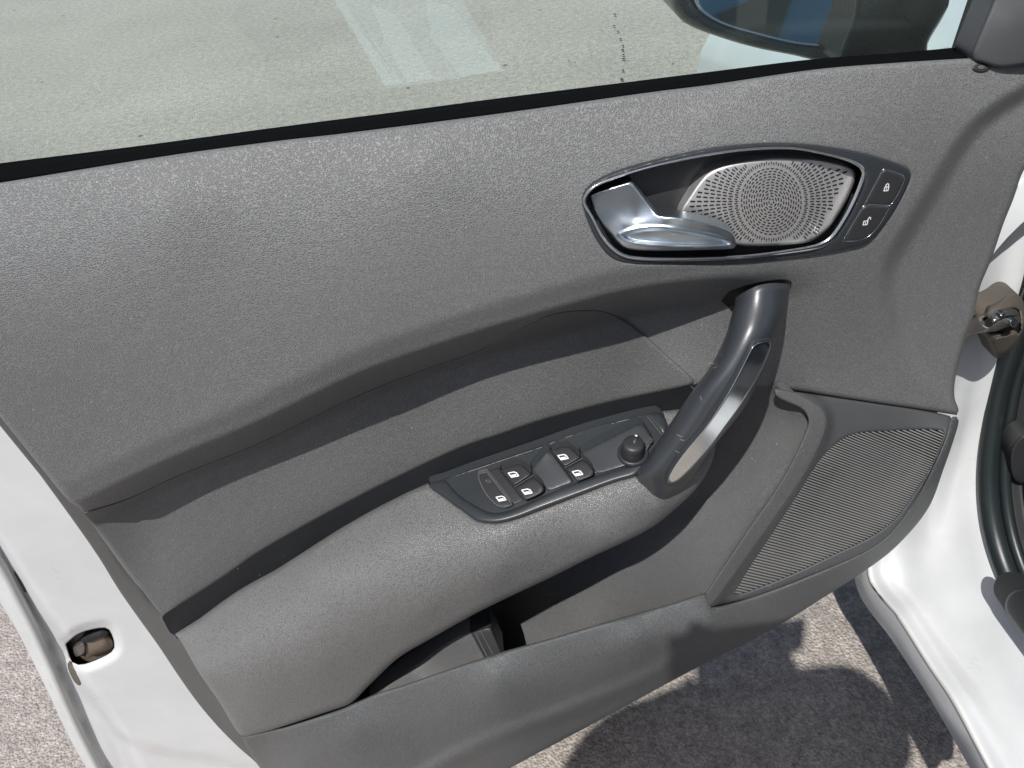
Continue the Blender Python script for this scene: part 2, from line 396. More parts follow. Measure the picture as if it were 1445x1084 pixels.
#@@BODY
# ================================================================== the ground
def plane_grid(name, x0, x1, y0, y1, z, mt, n=2):
    xs = np.linspace(x0, x1, n); ys = np.linspace(y0, y1, n)
    V = [(x, y, z) for y in ys for x in xs]; F = [(j*n+i, j*n+i+1, (j+1)*n+i+1, (j+1)*n+i) for j in range(n-1) for i in range(n-1)]
    o = link(name, V, F, mt, smooth=False); return o
gnd = plane_grid('asphalt_ground', -300, 300, -300, 300, 0.0, M_ASP); gnd['kind'] = 'structure'
def ground_patch(px, name='reflection_streak'):
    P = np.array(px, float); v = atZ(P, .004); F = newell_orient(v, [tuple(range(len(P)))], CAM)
    return link(name, v, F, M_REFL, smooth=False)
marks = [  # pale sheets on the ground stand in for reflections in the window glass
 ([(462, -20), (640, -20), (712, 101), (650, 111), (545, 125)], 'broad very faint window reflection lying under the brighter streaks'),
 ([(470, 0), (482, 0), (560, 121), (545, 123)], 'long thin white streak of window reflection laid on the asphalt, left of the wide pale patches'),
 ([(483, 0), (505, 40), (530, 60), (568, 118), (562, 120)], 'narrow white band of window reflection laid on the asphalt between the thin streak and the wide band'),
 ([(524, 8), (560, 22), (612, 112), (575, 118), (545, 60)], 'wide white band of window reflection laid on the asphalt, middle of the pale patches'),
 ([(600, 0), (640, 12), (707, 100), (650, 110), (610, 55)], 'widest faint white window reflection laid on the asphalt with a slanting lower edge, nearest the mirror')]
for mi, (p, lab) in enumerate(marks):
    o = ground_patch(p); o.location.z += .003*(mi > 0); o['label'] = lab; o['category'] = 'window reflection'; o['group'] = 'white window-glass reflections laid as patches on the asphalt'
# a line of dark dots: reflections in the window glass laid on the ground
V = []; F = []
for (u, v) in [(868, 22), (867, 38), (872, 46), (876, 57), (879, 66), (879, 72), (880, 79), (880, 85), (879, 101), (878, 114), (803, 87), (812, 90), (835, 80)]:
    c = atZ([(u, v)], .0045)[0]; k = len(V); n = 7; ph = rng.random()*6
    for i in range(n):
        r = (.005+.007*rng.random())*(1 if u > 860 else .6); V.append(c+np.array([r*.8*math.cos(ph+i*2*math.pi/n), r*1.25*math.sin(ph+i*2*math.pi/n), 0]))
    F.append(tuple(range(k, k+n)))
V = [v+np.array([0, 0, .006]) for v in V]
o = link('reflection_dots', V, newell_orient(V, F, CAM), M_DARK, smooth=False); o['kind'] = 'stuff'; o['label'] = 'row of small dark window-reflection dots laid on the pale asphalt'

# ================================================================== the open car door
DOOR = root('car_door', 'open white car door with dark grey leather-grained inner trim and silver release handle', 'car door', (.42, .05, .25))
lip = spline([(-120, 815), (40, 744), (110, 713), (129, 704), (174, 682), (249, 647), (360, 601), (440, 562), (513, 528), (612, 492), (679, 470), (760, 446), (860, 419), (902, 410), (965, 400), (1027, 393), (1100, 386), (1180, 376), (1260, 360), (1340, 340)], 12)
T_UP = TPS([(-90, 275, -.012), (250, 220, -.012), (600, 174, -.012), (1000, 124, -.012), (1380, 87, -.010), (1500, 88, -.004),
  (-90, 320, -.030), (250, 262, -.031), (600, 215, -.031), (1000, 162, -.028), (1300, 128, -.022),
  (-90, 430, -.044), (300, 380, -.0455), (600, 320, -.045), (900, 260, -.040), (1150, 220, -.034), (1300, 190, -.026),
  (0, 570, -.050), (110, 660, -.048), (300, 600, -.055), (500, 510, -.057), (700, 435, -.055), (900, 375, -.050), (1100, 355, -.042), (1240, 330, -.032),
  (1445, 200, -.020), (1445, 330, -.018), (1380, 430, -.016), (1260, 480, -.020), (1340, 575, -.016), (1150, 480, -.026), (1100, 548, -.022), (1233, 565, -.018),
  (1000, 500, -.048), (600, 590, -.056), (200, 800, -.052), (360, 700, -.056), (900, 530, -.052), (240, 868, -.060), (513, 697, -.068), (756, 595, -.067), (970, 546, -.062)], 2.5e-3)
crease = spline([(1520, 60), (1445, 118), (1407, 141), (1372, 168), (1341, 207), (1313, 254), (1275, 316), (1248, 362), (1240, 395), (1243, 430), (1253, 475), (1274, 512), (1311, 550), (1348, 583), (1400, 620)], 12)
def SUP(q):
    q = np.atleast_2d(q); y = T_UP(q)
    d, s = dist_poly(q, lip, False); sd = d*s            # + below the lip
    A = .054*(1-sstep(q[:, 0], 880, 1190)) * (1-.35*sstep(-q[:, 0], -230, -60))
    y = y + A*sstep(sd, -8, 38) + A*.10*sstep(sd, -40, 0)
    d, s = dist_poly(q, crease, False); sc = -d*s
    B = .012*(1-.75*sstep(q[:, 1], 300, 560))
    return y + B*sstep(sc, -3, 26)
seal_lo = [(-120, 276), (0, 258), (236, 220), (400, 198), (480, 189), (700, 161), (920, 130), (1000, 120), (1152, 98), (1260, 89), (1371, 82)]
seal_hi = [(-120, 250), (0, 234), (200, 208), (400, 181), (550, 162), (700, 142), (920, 114), (1000, 104), (1152, 85), (1260, 77), (1363, 68)]
strip_top = [(230, 871), (252, 856), (322, 811), (362, 783), (436, 740), (513, 699), (590, 661), (656, 631), (710, 613), (756, 597), (810, 582), (860, 569), (930, 554), (965, 548), (980, 544)]
strip_bot = [(247, 894), (280, 873), (337, 833), (400, 797), (490, 740), (560, 702), (599, 684), (656, 661), (706, 645), (756, 626), (826, 605), (893, 587), (929, 581), (962, 577)]
BELT_BH = [(822, 286), (825, 272), (838, 259), (865, 245), (910, 230.6), (964, 217), (1018, 207), (1080, 202), (1114, 202), (1168, 207), (1222, 217), (1258, 228), (1279.5, 237), (1285, 245), (1283, 257.6), (1267, 290), (1245, 322), (1225.5, 342), (1204, 349), (1150, 360), (1096, 367), (1060, 371), (1018, 373.6), (928, 374), (892, 372.7), (865, 365.5), (847, 347.5), (831, 317)]
def shrink(P, k):
    P = spline(P, 6, True); t = np.roll(P, -1, 0)-np.roll(P, 1, 0); t /= np.linalg.norm(t, axis=1)[:, None]+1e-9
    n = np.c_[-t[:, 1], t[:, 0]]; a = .5*np.sum(P[:, 0]*np.roll(P[:, 1], -1)-np.roll(P[:, 0], -1)*P[:, 1])
    return P+n*(k if np.isscalar(k) else np.array(k)[:, None])*(1 if a > 0 else -1)
up_out = seal_lo + [(1371, 82), (1403, 90), (1445, 88), (1530, 84), (1530, 84), (1530, 110), (1445, 240), (1430, 281), (1416, 316), (1399, 366), (1383, 405), (1373, 448), (1362, 477), (1348, 535), (1347, 561), (1353, 579), (1350, 586), (1350, 586), (1295, 577), (1233, 568), (1165, 558), (1094, 548), (1068, 545), (1020, 546), (985, 549)] \
  + [(x, y+5) for x, y in strip_top[::-1][1:-1]] + [(234, 876), (234, 876), (182, 812), (146, 762), (113, 717), (106, 713), (95, 705), (62, 665), (0, 588), (-120, 440), (-120, 440)]
upper = relief('upper_trim', up_out, SUP, 0, M_UP, DOOR, step=5, ostep=7, bevel=(7, .005), wall=.012, wk=.9, holes=[shrink(BELT_BH, 5)[::2]])
ins_out = [(116, 724), (116, 724), (180, 704), (250, 672), (360, 628), (440, 590), (513, 555), (612, 517), (679, 494), (740, 462), (783, 443), (840, 438), (870, 446), (900, 465), (940, 500), (979, 536), (979, 542), (964, 547)] + strip_top[::-1][2:-1] + [(236, 868), (228, 868), (182, 808), (146, 760)]
relief('insert_panel', ins_out, SUP, .0035, M_INS, DOOR, step=6, bevel=(5, .0035), wall=.004, wk=1.0)
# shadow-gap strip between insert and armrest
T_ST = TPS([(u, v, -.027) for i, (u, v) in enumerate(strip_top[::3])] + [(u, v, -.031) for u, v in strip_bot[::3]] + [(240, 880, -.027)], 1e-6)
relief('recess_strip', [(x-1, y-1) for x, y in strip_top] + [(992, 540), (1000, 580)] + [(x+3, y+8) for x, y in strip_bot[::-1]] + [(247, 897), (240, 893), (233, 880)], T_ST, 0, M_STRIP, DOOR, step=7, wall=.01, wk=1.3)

# armrest
arm_ridge = [(285, 948), (340, 925), (400, 900), (480, 866), (605, 810), (730, 767), (850, 732), (920, 710)]
T_AR = TPS([(u, v, -.038) for u, v in strip_bot[2:]] + [(u, v, y) for (u, v), y in zip(arm_ridge[1:], (-.092, -.098, -.104, -.109, -.110, -.108, -.104))]
  + [(250, 898, -.040), (268, 920, -.058), (283, 945, -.078), (309, 990, -.083), (339, 1038, -.083), (400, 1022, -.088), (480, 998, -.092), (280, 874, -.035)]
  + [(345, 860, -.062), (440, 800, -.068), (560, 745, -.073), (700, 700, -.074), (850, 650, -.070), (930, 620, -.064)]
  + [(360, 985, -.096), (450, 940, -.106), (600, 860, -.1135), (700, 815, -.1145), (850, 760, -.112), (930, 715, -.104)]
  + [(521, 966, -.096), (605, 903, -.101), (713, 845, -.104), (833, 787, -.103), (937, 737, -.095), (978, 700, -.078), (1003, 645, -.060), (965, 640, -.072)], 1e-6)
def SAR(q): return T_AR(np.atleast_2d(q))
arm_out = strip_bot + [(985, 574), (1010, 600), (1008, 640), (999, 664), (983, 689), (960, 712), (926, 740), (895, 758), (833, 787), (779, 814), (713, 845), (667, 868), (605, 903), (563, 928), (522, 966), (497, 991), (480, 999), (400, 1025), (345, 1038), (336, 1034), (309, 990), (280, 948), (254, 903), (247, 896)]
PANEL_OUT = [(605, 684.6), (628, 676), (665, 662), (706, 648), (756, 631), (826, 606.5), (893, 588.5), (928, 581.6), (934, 585), (942.6, 600), (936, 618), (915, 650), (897, 672), (889.5, 674.6), (866, 681), (826, 696), (793, 708.6), (760, 721), (731, 732), (706, 738.5), (690, 739), (673, 736), (656, 724), (631.5, 706)]
armrest = relief('armrest', arm_out, SAR, 0, M_ARM, DOOR, step=5, ostep=6, bevel=(9, .008), wall=.05, wk=2.0, holes=[shrink(PANEL_OUT, 5)[::2]])

# lower panel (outer wall of the door pocket) and speaker panel
rib = spline([(560, 1115), (671, 1053), (804, 1001), (900, 962), (957, 933), (1040, 890), (1120, 850)], 12)
T_LO = TPS([(339, 1040, -.072), (500, 993, -.084), (700, 922, -.086), (900, 865, -.080), (998, 836, -.072), (1054, 845, -.064), (1109, 826, -.060), (1164, 804, -.056), (1220, 780, -.051), (1265, 745, -.046), (1305, 690, -.038), (1340, 612, -.026),
  (440, 1050, -.092), (500, 1030, -.099), (700, 957, -.104), (900, 897, -.098), (1000, 870, -.088), (480, 1100, -.090), (600, 1060, -.097), (850, 955, -.096), (1000, 915, -.084),
  (600, 1155, -.090), (720, 1084, -.084), (860, 1009, -.074), (965, 952, -.066), (1098, 883, -.050), (1220, 806, -.034), (1310, 717, -.018), (1352, 600, -.010), (362, 1077, -.045), (400, 1115, -.05), (420, 1090, -.078)], 1e-6)
def SLO(q):
    q = np.atleast_2d(q); d, s = dist_poly(q, rib, False)
    return T_LO(q) - .0060*np.exp(-(d/11)**2)*(1-sstep(q[:, 0], 960, 1060)) - .004*sstep(-d*s, -14, 14)*sstep(d, 0, 14)*0
crz = [(1004, 857), (1054, 845), (1109, 826), (1164, 804), (1215, 782), (1246, 762), (1272, 735), (1300, 692), (1322, 648), (1336, 614), (1341, 594)]
relief('lower_panel', [(341, 1041), (341, 1041), (400, 1027), (480, 1001), (500, 992), (536, 977), (569, 967), (638, 943), (708, 920), (777, 901), (832, 884.6), (900, 865), (943, 853), (990, 838), (998, 836), (1002, 848)] + crz + [(1344, 588), (1350, 588), (1353, 594), (1348, 614), (1333, 658), (1310, 717), (1266, 770), (1220, 806), (1164, 842), (1098, 883), (965, 952), (860, 1009), (720, 1084), (600, 1150), (540, 1190), (470, 1190), (420, 1140), (367, 1084)],
  SLO, 0, M_LOW, DOOR, step=6, ostep=7, bevel=(6, .004), wall=.02, wk=2.2)
seam = [(1094, 549), (1096, 559), (1112, 568), (1133, 578), (1141.6, 593), (1137, 611), (1118, 652), (1088.5, 702), (1059, 743.6), (1029.5, 788), (1000, 832)]
ridge = spline([(1103, 540), (1133, 557), (1159, 577), (1165, 596), (1156, 625.6), (1133, 670), (1103, 714), (1074, 755), (1044, 797), (1015, 838), (1000, 862)], 8)
T_SP = TPS([(1094, 549, -.019), (1141, 593, -.028), (1118, 652, -.040), (1088, 702, -.048), (1059, 744, -.056), (1029, 788, -.062), (1000, 834, -.070), (1346, 590, -.015), (1338, 612, -.027), (1305, 690, -.038), (1265, 745, -.046), (1220, 778, -.050), (1164, 803, -.055), (1054, 845, -.063), (1200, 680, -.036), (1250, 630, -.026), (1233, 569, -.016), (1165, 560, -.018), (1290, 640, -.028), (1130, 760, -.049)], 1e-6)
def SSP(q):
    q = np.atleast_2d(q); d, s = dist_poly(q, ridge, False)
    return T_SP(q) - .0080*(1-sstep(d*-s, 0, 13)) 
GR = [(1038, 835), (1059, 800), (1088.5, 755.4), (1118, 711), (1147.5, 664), (1168, 637), (1192, 618), (1212.5, 611), (1251, 608.5), (1295, 606.4), (1321.6, 607), (1331, 610), (1330, 618), (1313, 658), (1289, 696), (1265.6, 729), (1245, 746.6), (1218, 763), (1177, 782), (1118, 810), (1059, 833.6), (1044, 838), (1038, 838)]
relief('speaker_panel', [(1094, 549), (1094, 549), (1165, 559), (1233, 569), (1295, 578), (1340, 587), (1343, 591)] + crz[::-1][1:] + [(1000, 857), (997, 838), (1000, 832)] + seam[::-1][1:], SSP, 0, M_SPK, DOOR, step=6, ostep=6, bevel=(3.5, .003), wall=.012, wk=1.6, holes=[GR])
GRs = spline(GR, 5, True)
spkback = relief('grille_backing', shrink(GR, -6)[::2], SSP, -.005, M_GBK, DOOR, step=14, wall=0, raw=True)
# grille ribs
V = []; F = []
def clipx(f, poly):
    """parameter interval of the line (u, f(u)) inside the grille"""
    us = np.arange(1030, 1340, 1.0); q = np.c_[us, f(us)]; m = inside(q, poly)
    return (us[m].min(), us[m].max()) if m.any() else None
k0 = 0; nrib = 0
for i in range(140):
    vL = 480+i*4.15
    sl = .42-.20*np.clip((vL-560)/280, 0, 1)
    f = lambda u: vL+(u-1100)*sl
    iv = clipx(f, GRs)
    if iv is None or iv[1]-iv[0] < 6: continue
    us = np.linspace(iv[0]-1.2, iv[1]+1.2, max(3, int((iv[1]-iv[0])/14))); nrib += 1
    for u in us:
        for dv, hh in ((-1.5, -.0045), (-.8, -.0016), (.7, -.0012), (1.45, -.0045)):
            q = np.array([[u, f(u)+dv]]); V.append((q[0, 0], q[0, 1], hh))
    n = len(us)
    for j in range(n-1):
        for s in range(3): F.append((k0+j*4+s, k0+j*4+s+1, k0+j*4+4+s+1, k0+j*4+4+s))
    k0 += 4*n
V = np.array(V); V3 = atY(V[:, :2], SSP(V[:, :2])-V[:, 2]); F = newell_orient(V3, F, CAM)
o = link('grille_ribs', V3, F, M_RIB, DOOR); o['kind'] = 'stuff'; o['label'] = 'fine slanting ribs of the lower speaker grille'

sur = [(x-1, y) for x, y in seam] + [(996, 838), (1001, 855)] + [tuple(p+np.array([3.0, 1.0])) for p in spline([(1015, 838), (1044, 797), (1074, 755), (1103, 714), (1133, 670), (1156, 625.6), (1165, 596), (1159, 577), (1133, 559), (1112, 551)], 12)] + [(1104, 550)]
relief('pocket_surround', sur, SSP, .0006, M_LINER, DOOR, step=4, bevel=(3.5, .003), wall=.004, wk=1.6)
# pocket liner
def rowY(p): return curve3(p, atY)
loft('pocket_liner', [rowY(r) for r in [
  [(1108, 540, -.012), (1150, 590, -.024), (1130, 650, -.034), (1098, 704, -.044), (1068, 748, -.050), (1036, 790, -.057), (1006, 842, -.064)],
  [(1094, 540, -.014), (1137, 590, -.027), (1116, 650, -.037), (1084, 702, -.047), (1054, 746, -.053), (1024, 790, -.060), (994, 842, -.068)],
  [(1072, 540, -.006), (1105, 590, -.016), (1080, 650, -.026), (1035, 720, -.038), (990, 790, -.050), (960, 856, -.060)],
  [(1030, 540, 0), (1040, 600, -.002), (1010, 680, -.012), (960, 750, -.028), (925, 815, -.036), (910, 880, -.048)],
  [(960, 560, .005), (950, 650, .005), (910, 740, -.006), (885, 790, -.014), (870, 850, -.030), (868, 900, -.046)],
  [(900, 600, .010), (880, 700, .008), (850, 780, .0), (825, 840, -.012), (815, 880, -.028), (822, 915, -.046)],
  [(800, 640, .010), (780, 750, .010), (760, 830, .005), (745, 880, -.0), (750, 925, -.030)],
  [(700, 650, .010), (690, 780, .010), (680, 850, .012), (680, 900, .008), (690, 940, -.010)],
  [(500, 750, .015), (500, 880, .015), (540, 945, .010), (565, 990, -.02)],
  [(330, 900, .010), (400, 980, .005), (430, 1010, 0), (450, 1040, -.02)]]], M_LINER, DOOR, n=60, m=10)
# divider of the pocket with its light parting lines
def flat(Y): return lambda q: np.full(len(np.atleast_2d(q)), Y)
Tdv = TPS([(680, 880, -.050), (705, 930, -.072), (560, 980, -.074), (600, 930, -.045), (520, 985, -.07), (640, 900, -.05)], 1e-5)
relief('pocket_divider', [(664, 893), (664, 893), (684, 886), (692, 884), (692, 884), (712, 930), (712, 930), (690, 940), (690, 940)], Tdv, .003, M_BTN, DOOR, step=6, bevel=(3, .002), wall=.03)
relief('pocket_floor', [(520, 992), (560, 958), (610, 922), (640, 902), (668, 890), (668, 890), (694, 936), (694, 936), (600, 968)], Tdv, 0, M_LINER, DOOR, step=8, wall=.02)
prints('parting_line', stroke([(671, 893), (690, 932)], 1.6)+stroke([(678, 890), (698, 928)], 1.2), Tdv, .0035, M_EDGE, DOOR)

# trim carrier behind everything: the rear edge of it shows as a narrow return
car_out = [(-120, 290), (-120, 290), (1480, 130), (1480, 130), (1400, 300), (1340, 470), (1325, 570), (1310, 640), (1270, 740), (1190, 800), (1080, 860), (940, 935), (800, 1000), (660, 1070), (500, 1180), (500, 1180), (440, 1180), (400, 1118), (362, 1077), (337, 1055), (309, 1027), (280, 993), (252, 954), (224, 912), (196, 873), (168, 833), (139, 786), (100, 730), (57, 671), (57, 671), (53, 666), (0, 601), (-120, 455)]
T_CA = TPS([(-120, 400, .010), (0, 605, .008), (57, 668, .008), (137, 780, .009), (224, 912, .007), (309, 1027, .002), (362, 1077, -.002), (500, 1180, -.01), (30, 600, .004), (90, 660, .004), (170, 790, .006), (245, 890, -.004), (290, 950, -.018), (339, 1030, -.028), (380, 1070, -.03),
  (600, 600, .022), (900, 300, .022), (1300, 300, .022), (1300, 560, .022), (1200, 700, .006), (1000, 850, -.02), (700, 1000, -.02), (400, 700, .022), (700, 780, .03), (500, 900, .03)], 1e-6)
UPP = spline(up_out, 12, True)
def SCA(q):
    q = np.atleast_2d(q); y = T_CA(q); d, _ = dist_poly(q, UPP); m = inside(q, UPP)
    k = sstep(d, 0, 12)*m; return np.where(m, np.maximum(y, (SUP(q)+.010)*k+y*(1-k)), y)
relief('trim_carrier', car_out, SCA, 0, M_EDGE, DOOR, step=9, bevel=(4, .003), wall=.012, wk=1.0, holes=[shrink(BELT_BH, -6)[::3]])

# ------------------------------------------------------------------ release handle bowl
P3 = atY(spline(BELT_BH, 20, True), SUP(spline(BELT_BH, 20, True)))
def plane_fit(P):
    c = P.mean(0); u, s, vt = np.linalg.svd(P-c); n = vt[2]; n = n if n[1] < 0 else -n; return c, n
def plane_surf(c, n):
    def f(q):
        d = rays(q); t = ((c-CAM)@n)/(d@n); return CAM[1]+d[:, 1]*t
    return f
cB, nB = plane_fit(P3); FB = plane_surf(cB, nB)
def SB(q):   # the bezel follows the gentle curve of the trim
    return .5*FB(q)+.5*SUP(q)
ring_c = [(824.5, 284.6), (831, 270), (847, 259), (892, 243), (946, 229), (1000, 218), (1054, 211), (1114, 209), (1150, 214), (1195, 225), (1214, 234), (1220, 244), (1217, 259), (1202, 293.6), (1184, 324), (1170, 340), (1150, 349), (1105, 356.5), (1060, 362), (1018, 364.6), (946, 366), (892, 363.7), (872, 356.5), (852, 337), (836, 308)]
rc = spline(ring_c, 6, True)
wd = 2.4+2.6*sstep(rc[:, 0], 1120, 1200)*sstep(rc[:, 1], 215, 250)+1.2*sstep(rc[:, 1], 320, 350)
def offs(P, k):
    t = np.roll(P, -1, 0)-np.roll(P, 1, 0); t /= np.linalg.norm(t, axis=1)[:, None]+1e-9; n = np.c_[-t[:, 1], t[:, 0]]
    a = .5*np.sum(P[:, 0]*np.roll(P[:, 1], -1)-np.roll(P[:, 0], -1)*P[:, 1]); return P+n*np.asarray(k)[:, None]*(1 if a > 0 else -1)
r_out = offs(rc, -wd); r_in = offs(rc, wd)
bow = relief('handle_bezel', spline(BELT_BH, 5, True), SB, .0022, M_SW, DOOR, step=6, bevel=(3, .002), wall=.003, holes=[offs(rc, -wd+1.4)], raw=True)
fr_ = [-1, -.93, -.75, -.4, 0, .4, .75, .93, 1]
rcs = spline(ring_c, 3, True); kk = np.argmin(((rcs[:, None]-rc[None])**2).sum(-1), 1); wds = wd[kk]
for _ in range(12): wds = (np.roll(wds, 1)+wds+np.roll(wds, -1))/3
V = np.vstack([atY(offs(rcs, wds*f), SB(offs(rcs, wds*f))-.0008-.0042*math.sqrt(max(0, 1-f*f))) for f in fr_]+[atY(offs(rcs, wds), SB(offs(rcs, wds))+.006)])
n = len(rcs); F = [(a*n+i, a*n+(i+1) % n, (a+1)*n+(i+1) % n, (a+1)*n+i) for a in range(len(fr_)) for i in range(n)]
link('bezel_ring', V, F, M_CHR2, bow)
relief('bowl', shrink(ring_c, -4)[::2], SB, -.015, M_BTN, bow, step=12, wall=0, raw=True)
bi = offs(rc, wd); V = np.vstack([atY(bi, SB(bi)-.002), atY(bi, SB(bi)+.016)]); n = len(bi)
link('bowl_wall', V, [(i, (i+1) % n, n+(i+1) % n, n+i) for i in range(n)], M_BLK, bow)
TW = [(958.5, 303.5), (973, 275.6), (993, 248.6), (1009, 238), (1036, 229.5), (1080, 223), (1096, 222), (1141, 224), (1177, 230), (1200, 237), (1207, 244), (1206, 256), (1192, 288), (1174, 316), (1160, 331), (1143, 341), (1105, 346), (1060, 347.5), (1036, 345), (1000, 335), (968, 322)]
tc = np.array([1088.5, 284.5])
def htw(q, d=None):
    r = np.hypot((q[:, 0]-tc[0])/1.0, (q[:, 1]-tc[1])/.8); return -.006 + .0035*np.cos(np.clip(r/130, 0, 1)*math.pi/2) + .0016*sstep(q[:, 0]-(1206-(q[:, 1]-245)*.5), -10, 6)
tw = relief('tweeter_grille', TW, SB, lambda q, d: htw(q), M_ALU, bow, step=5, bevel=(5, .003), wall=.008)
def slot(cx_, cy_, dx, dy, w):
    l = math.hypot(dx, dy)+1e-9; nx, ny = -dy/l*w/2, dx/l*w/2; ex, ey = dx/2, dy/2; q = .82
    return [(cx_-ex, cy_-ey), (cx_-ex*q+nx, cy_-ey*q+ny), (cx_+ex*q+nx, cy_+ey*q+ny), (cx_+ex, cy_+ey), (cx_+ex*q-nx, cy_+ey*q-ny), (cx_-ex*q-nx, cy_-ey*q-ny)]
polys = []
RX, RY = 43.5, 48.0
for k in range(1, 13):                       # concentric broken rings
    fr = k/12.4; rx, ry = RX*fr, RY*fr; nn = max(5, int(2*math.pi*k/1.35*.72)); ph = k*.33
    for j in range(nn):
        a = 2*math.pi*j/nn+ph; da = 2*math.pi/nn*.68
        if k < 12 or True:
            x, y = tc[0]+rx*math.cos(a), tc[1]+ry*math.sin(a); polys.append(slot(x, y, -rx*math.sin(a)*da, ry*math.cos(a)*da, 1.5))
TWs = shrink(TW, 4.5)
nd = 100
for j in range(nd):                          # radial dashes out to the edge
    a = 2*math.pi*j/nd; ca, sa = math.cos(a), math.sin(a); r0 = math.hypot(RX*ca, RY*sa)+3.2+1.2*(j % 2)
    ra = r0
    for k in range(14):
        ln = 5.6+.25*k; rb = ra+ln
        q = np.array([[tc[0]+ra*ca, tc[1]+ra*sa], [tc[0]+rb*ca, tc[1]+rb*sa]])
        if k < 1: q[1] = q[0]+(q[1]-q[0])*.8
        if inside(q, TWs).all() and q[1, 0] < 1206-(q[1, 1]-245)*.5-6: polys.append(slot(*q.mean(0), *(q[1]-q[0]), 1.35+.13*min(k, 7)))
        ra = rb+2.3
def STW(q): return SB(q)-htw(np.atleast_2d(q))
o = prints('grille_slots', polys, STW, .0003, M_DARK, bow); o['kind'] = 'stuff'; o['label'] = 'swirl of punched slots in the silver tweeter grille'
LEV = [(832, 279), (832, 276), (837, 272), (888, 256.4), (892, 256), (895, 260), (924, 298), (929, 303), (957, 306), (982, 310.6), (1009, 317), (1026, 323), (1034, 329), (1038, 337), (1039, 346), (1036, 350), (1028, 351.5), (982, 353), (928, 354), (892, 352.5), (878, 348.5), (863, 334), (847, 311.6), (836, 291.8)]
LEAF = spline([(874, 331), (874, 331), (892, 324.5), (919, 321), (946, 322), (982, 327.7), (1018, 336), (1032, 343), (1031, 346), (982, 347.5), (928, 345.5), (897, 343), (883, 338.5)], 4, True)
T_LV = TPS([(832, 277, .000), (860, 266, .003), (888, 257, .006), (922, 298, .010), (870, 298, .003), (847, 300, .001), (863, 333, .003), (900, 308, .006), (880, 318, .007), (905, 313, .010), (935, 311, .015), (982, 317, .017), (1028, 330, .014), (885, 348, .007), (950, 352, .010), (1034, 348, .011), (950, 332, .016), (1000, 338, .015)], 2e-4)
def hlv(q, d):
    dl, s = dist_poly(q, LEAF); m = inside(q, LEAF)
    return T_LV(q)*1.0 - np.where(m, .0030*sstep(dl, 0, 5), 0) + .0012*np.exp(-(dl/2.2)**2) - .004
relief('release_lever', LEV, SB, hlv, M_LEV, bow, step=2.2, ostep=4, bevel=(3, .003), wall=.010)
B1 = [(1247, 239), (1247, 239), (1274, 248), (1276, 252), (1269, 270), (1257, 289.6), (1257, 289.6), (1221, 287.6), (1221, 287.6)]
B2 = [(1219, 291), (1219, 291), (1255.5, 292), (1255.5, 292), (1240, 318), (1227, 332.5), (1213, 338.8), (1190, 340), (1190, 340)]
for i, (B, lab) in enumerate(((B1, 'lock button with closed padlock symbol'), (B2, 'unlock button with open padlock symbol'))):
    relief('button_frame', shrink(B, -1.3)[::1], SB, .0026, M_CHR2, bow, step=5, bevel=(.8, .0006), wall=.002, raw=True, holes=[shrink(B, .2)])
    b = relief('lock_button', B, SB, .0028, M_BTN, bow, step=5, bevel=(2, .0012), wall=.003); b['label'] = lab
def sti(P, w, cl=False): return stroke(P, w, cl)
def lockicon(c, open_):
    c = np.array(c); ex = np.array([.96, -.10]); ey = np.array([-.25, .97]); f = lambda P: [c+ex*x+ey*y for x, y in P]
    out = sti(f([(-3, 0), (3, 0), (3, 5.5), (-3, 5.5)]), 1.2, True)+sti(f([(0, 2), (0, 3.6)]), 1.2)
    out += sti(f([(-2, 0), (-2, -3.5), (0, -5), (2, -3.5), (2, 0)] if not open_ else [(2.4, 0), (2.6, -3), (4.2, -5.2), (6, -4), (6, -1.8)]), 1.2)
    return out
prints('padlock_icon', lockicon((1251.5, 264), False), SB, .0031, M_ICON, bow)
prints('padlock_icon', lockicon((1222, 312), True), SB, .0031, M_ICON, bow)

# ------------------------------------------------------------------ window switch panel on the armrest
PP = atY(np.array([(640, 690), (700, 725), (800, 695), (880, 660), (900, 600), (800, 625), (720, 655)], float), SAR([(640, 690), (700, 725), (800, 695), (880, 660), (900, 600), (800, 625), (720, 655)]))
cP, nP = plane_fit(PP); FP_ = plane_surf(cP, nP)
def SPN(q): return .35*FP_(q)+.65*SAR(q)
WELL = [(629, 677), (629, 677), (648, 698), (673, 714), (690, 722), (703, 723), (723, 718), (773, 696), (801.5, 684), (843, 670), (876, 660), (903, 650), (922, 630), (934, 613), (934, 613), (916, 589), (912, 588), (880, 595), (843, 605), (801.5, 618), (764, 634), (706, 653), (671, 665)]
swp = relief('switch_panel', PANEL_OUT, SPN, .0028, M_SW, DOOR, step=7, bevel=(6, .0035), wall=.008, holes=[shrink(WELL, 0)])
Wb = relief('panel_well', shrink(WELL, -1.5)[::2], SPN, .0008, M_SW, swp, step=9, wall=.001, raw=True, bevel=(0, 0))
def wedge(name, P, ctl, m=M_SW, bev=(1.6, .001)):
    t = TPS(ctl, 1e-7); return relief(name, [p for p in P for _ in (0, 1)], SPN, lambda q, d: t(q), m, swp, step=4, bevel=bev, wall=.009)
wedge('switch_plinth', [(771, 636.5), (777, 637), (809, 680.5), (774, 693.5), (749.5, 663)], [(771, 637, .0060), (777, 637, .0055), (809, 680, .0022), (774, 693, .0018), (750, 663, .0035)])
wedge('knob_plinth', [(901, 598), (908, 600), (922, 622), (903, 652), (843, 669), (818, 640)], [(901, 598, .0070), (908, 601, .0065), (922, 622, .005), (903, 652, .0025), (843, 669, .0018), (818, 640, .0030)])
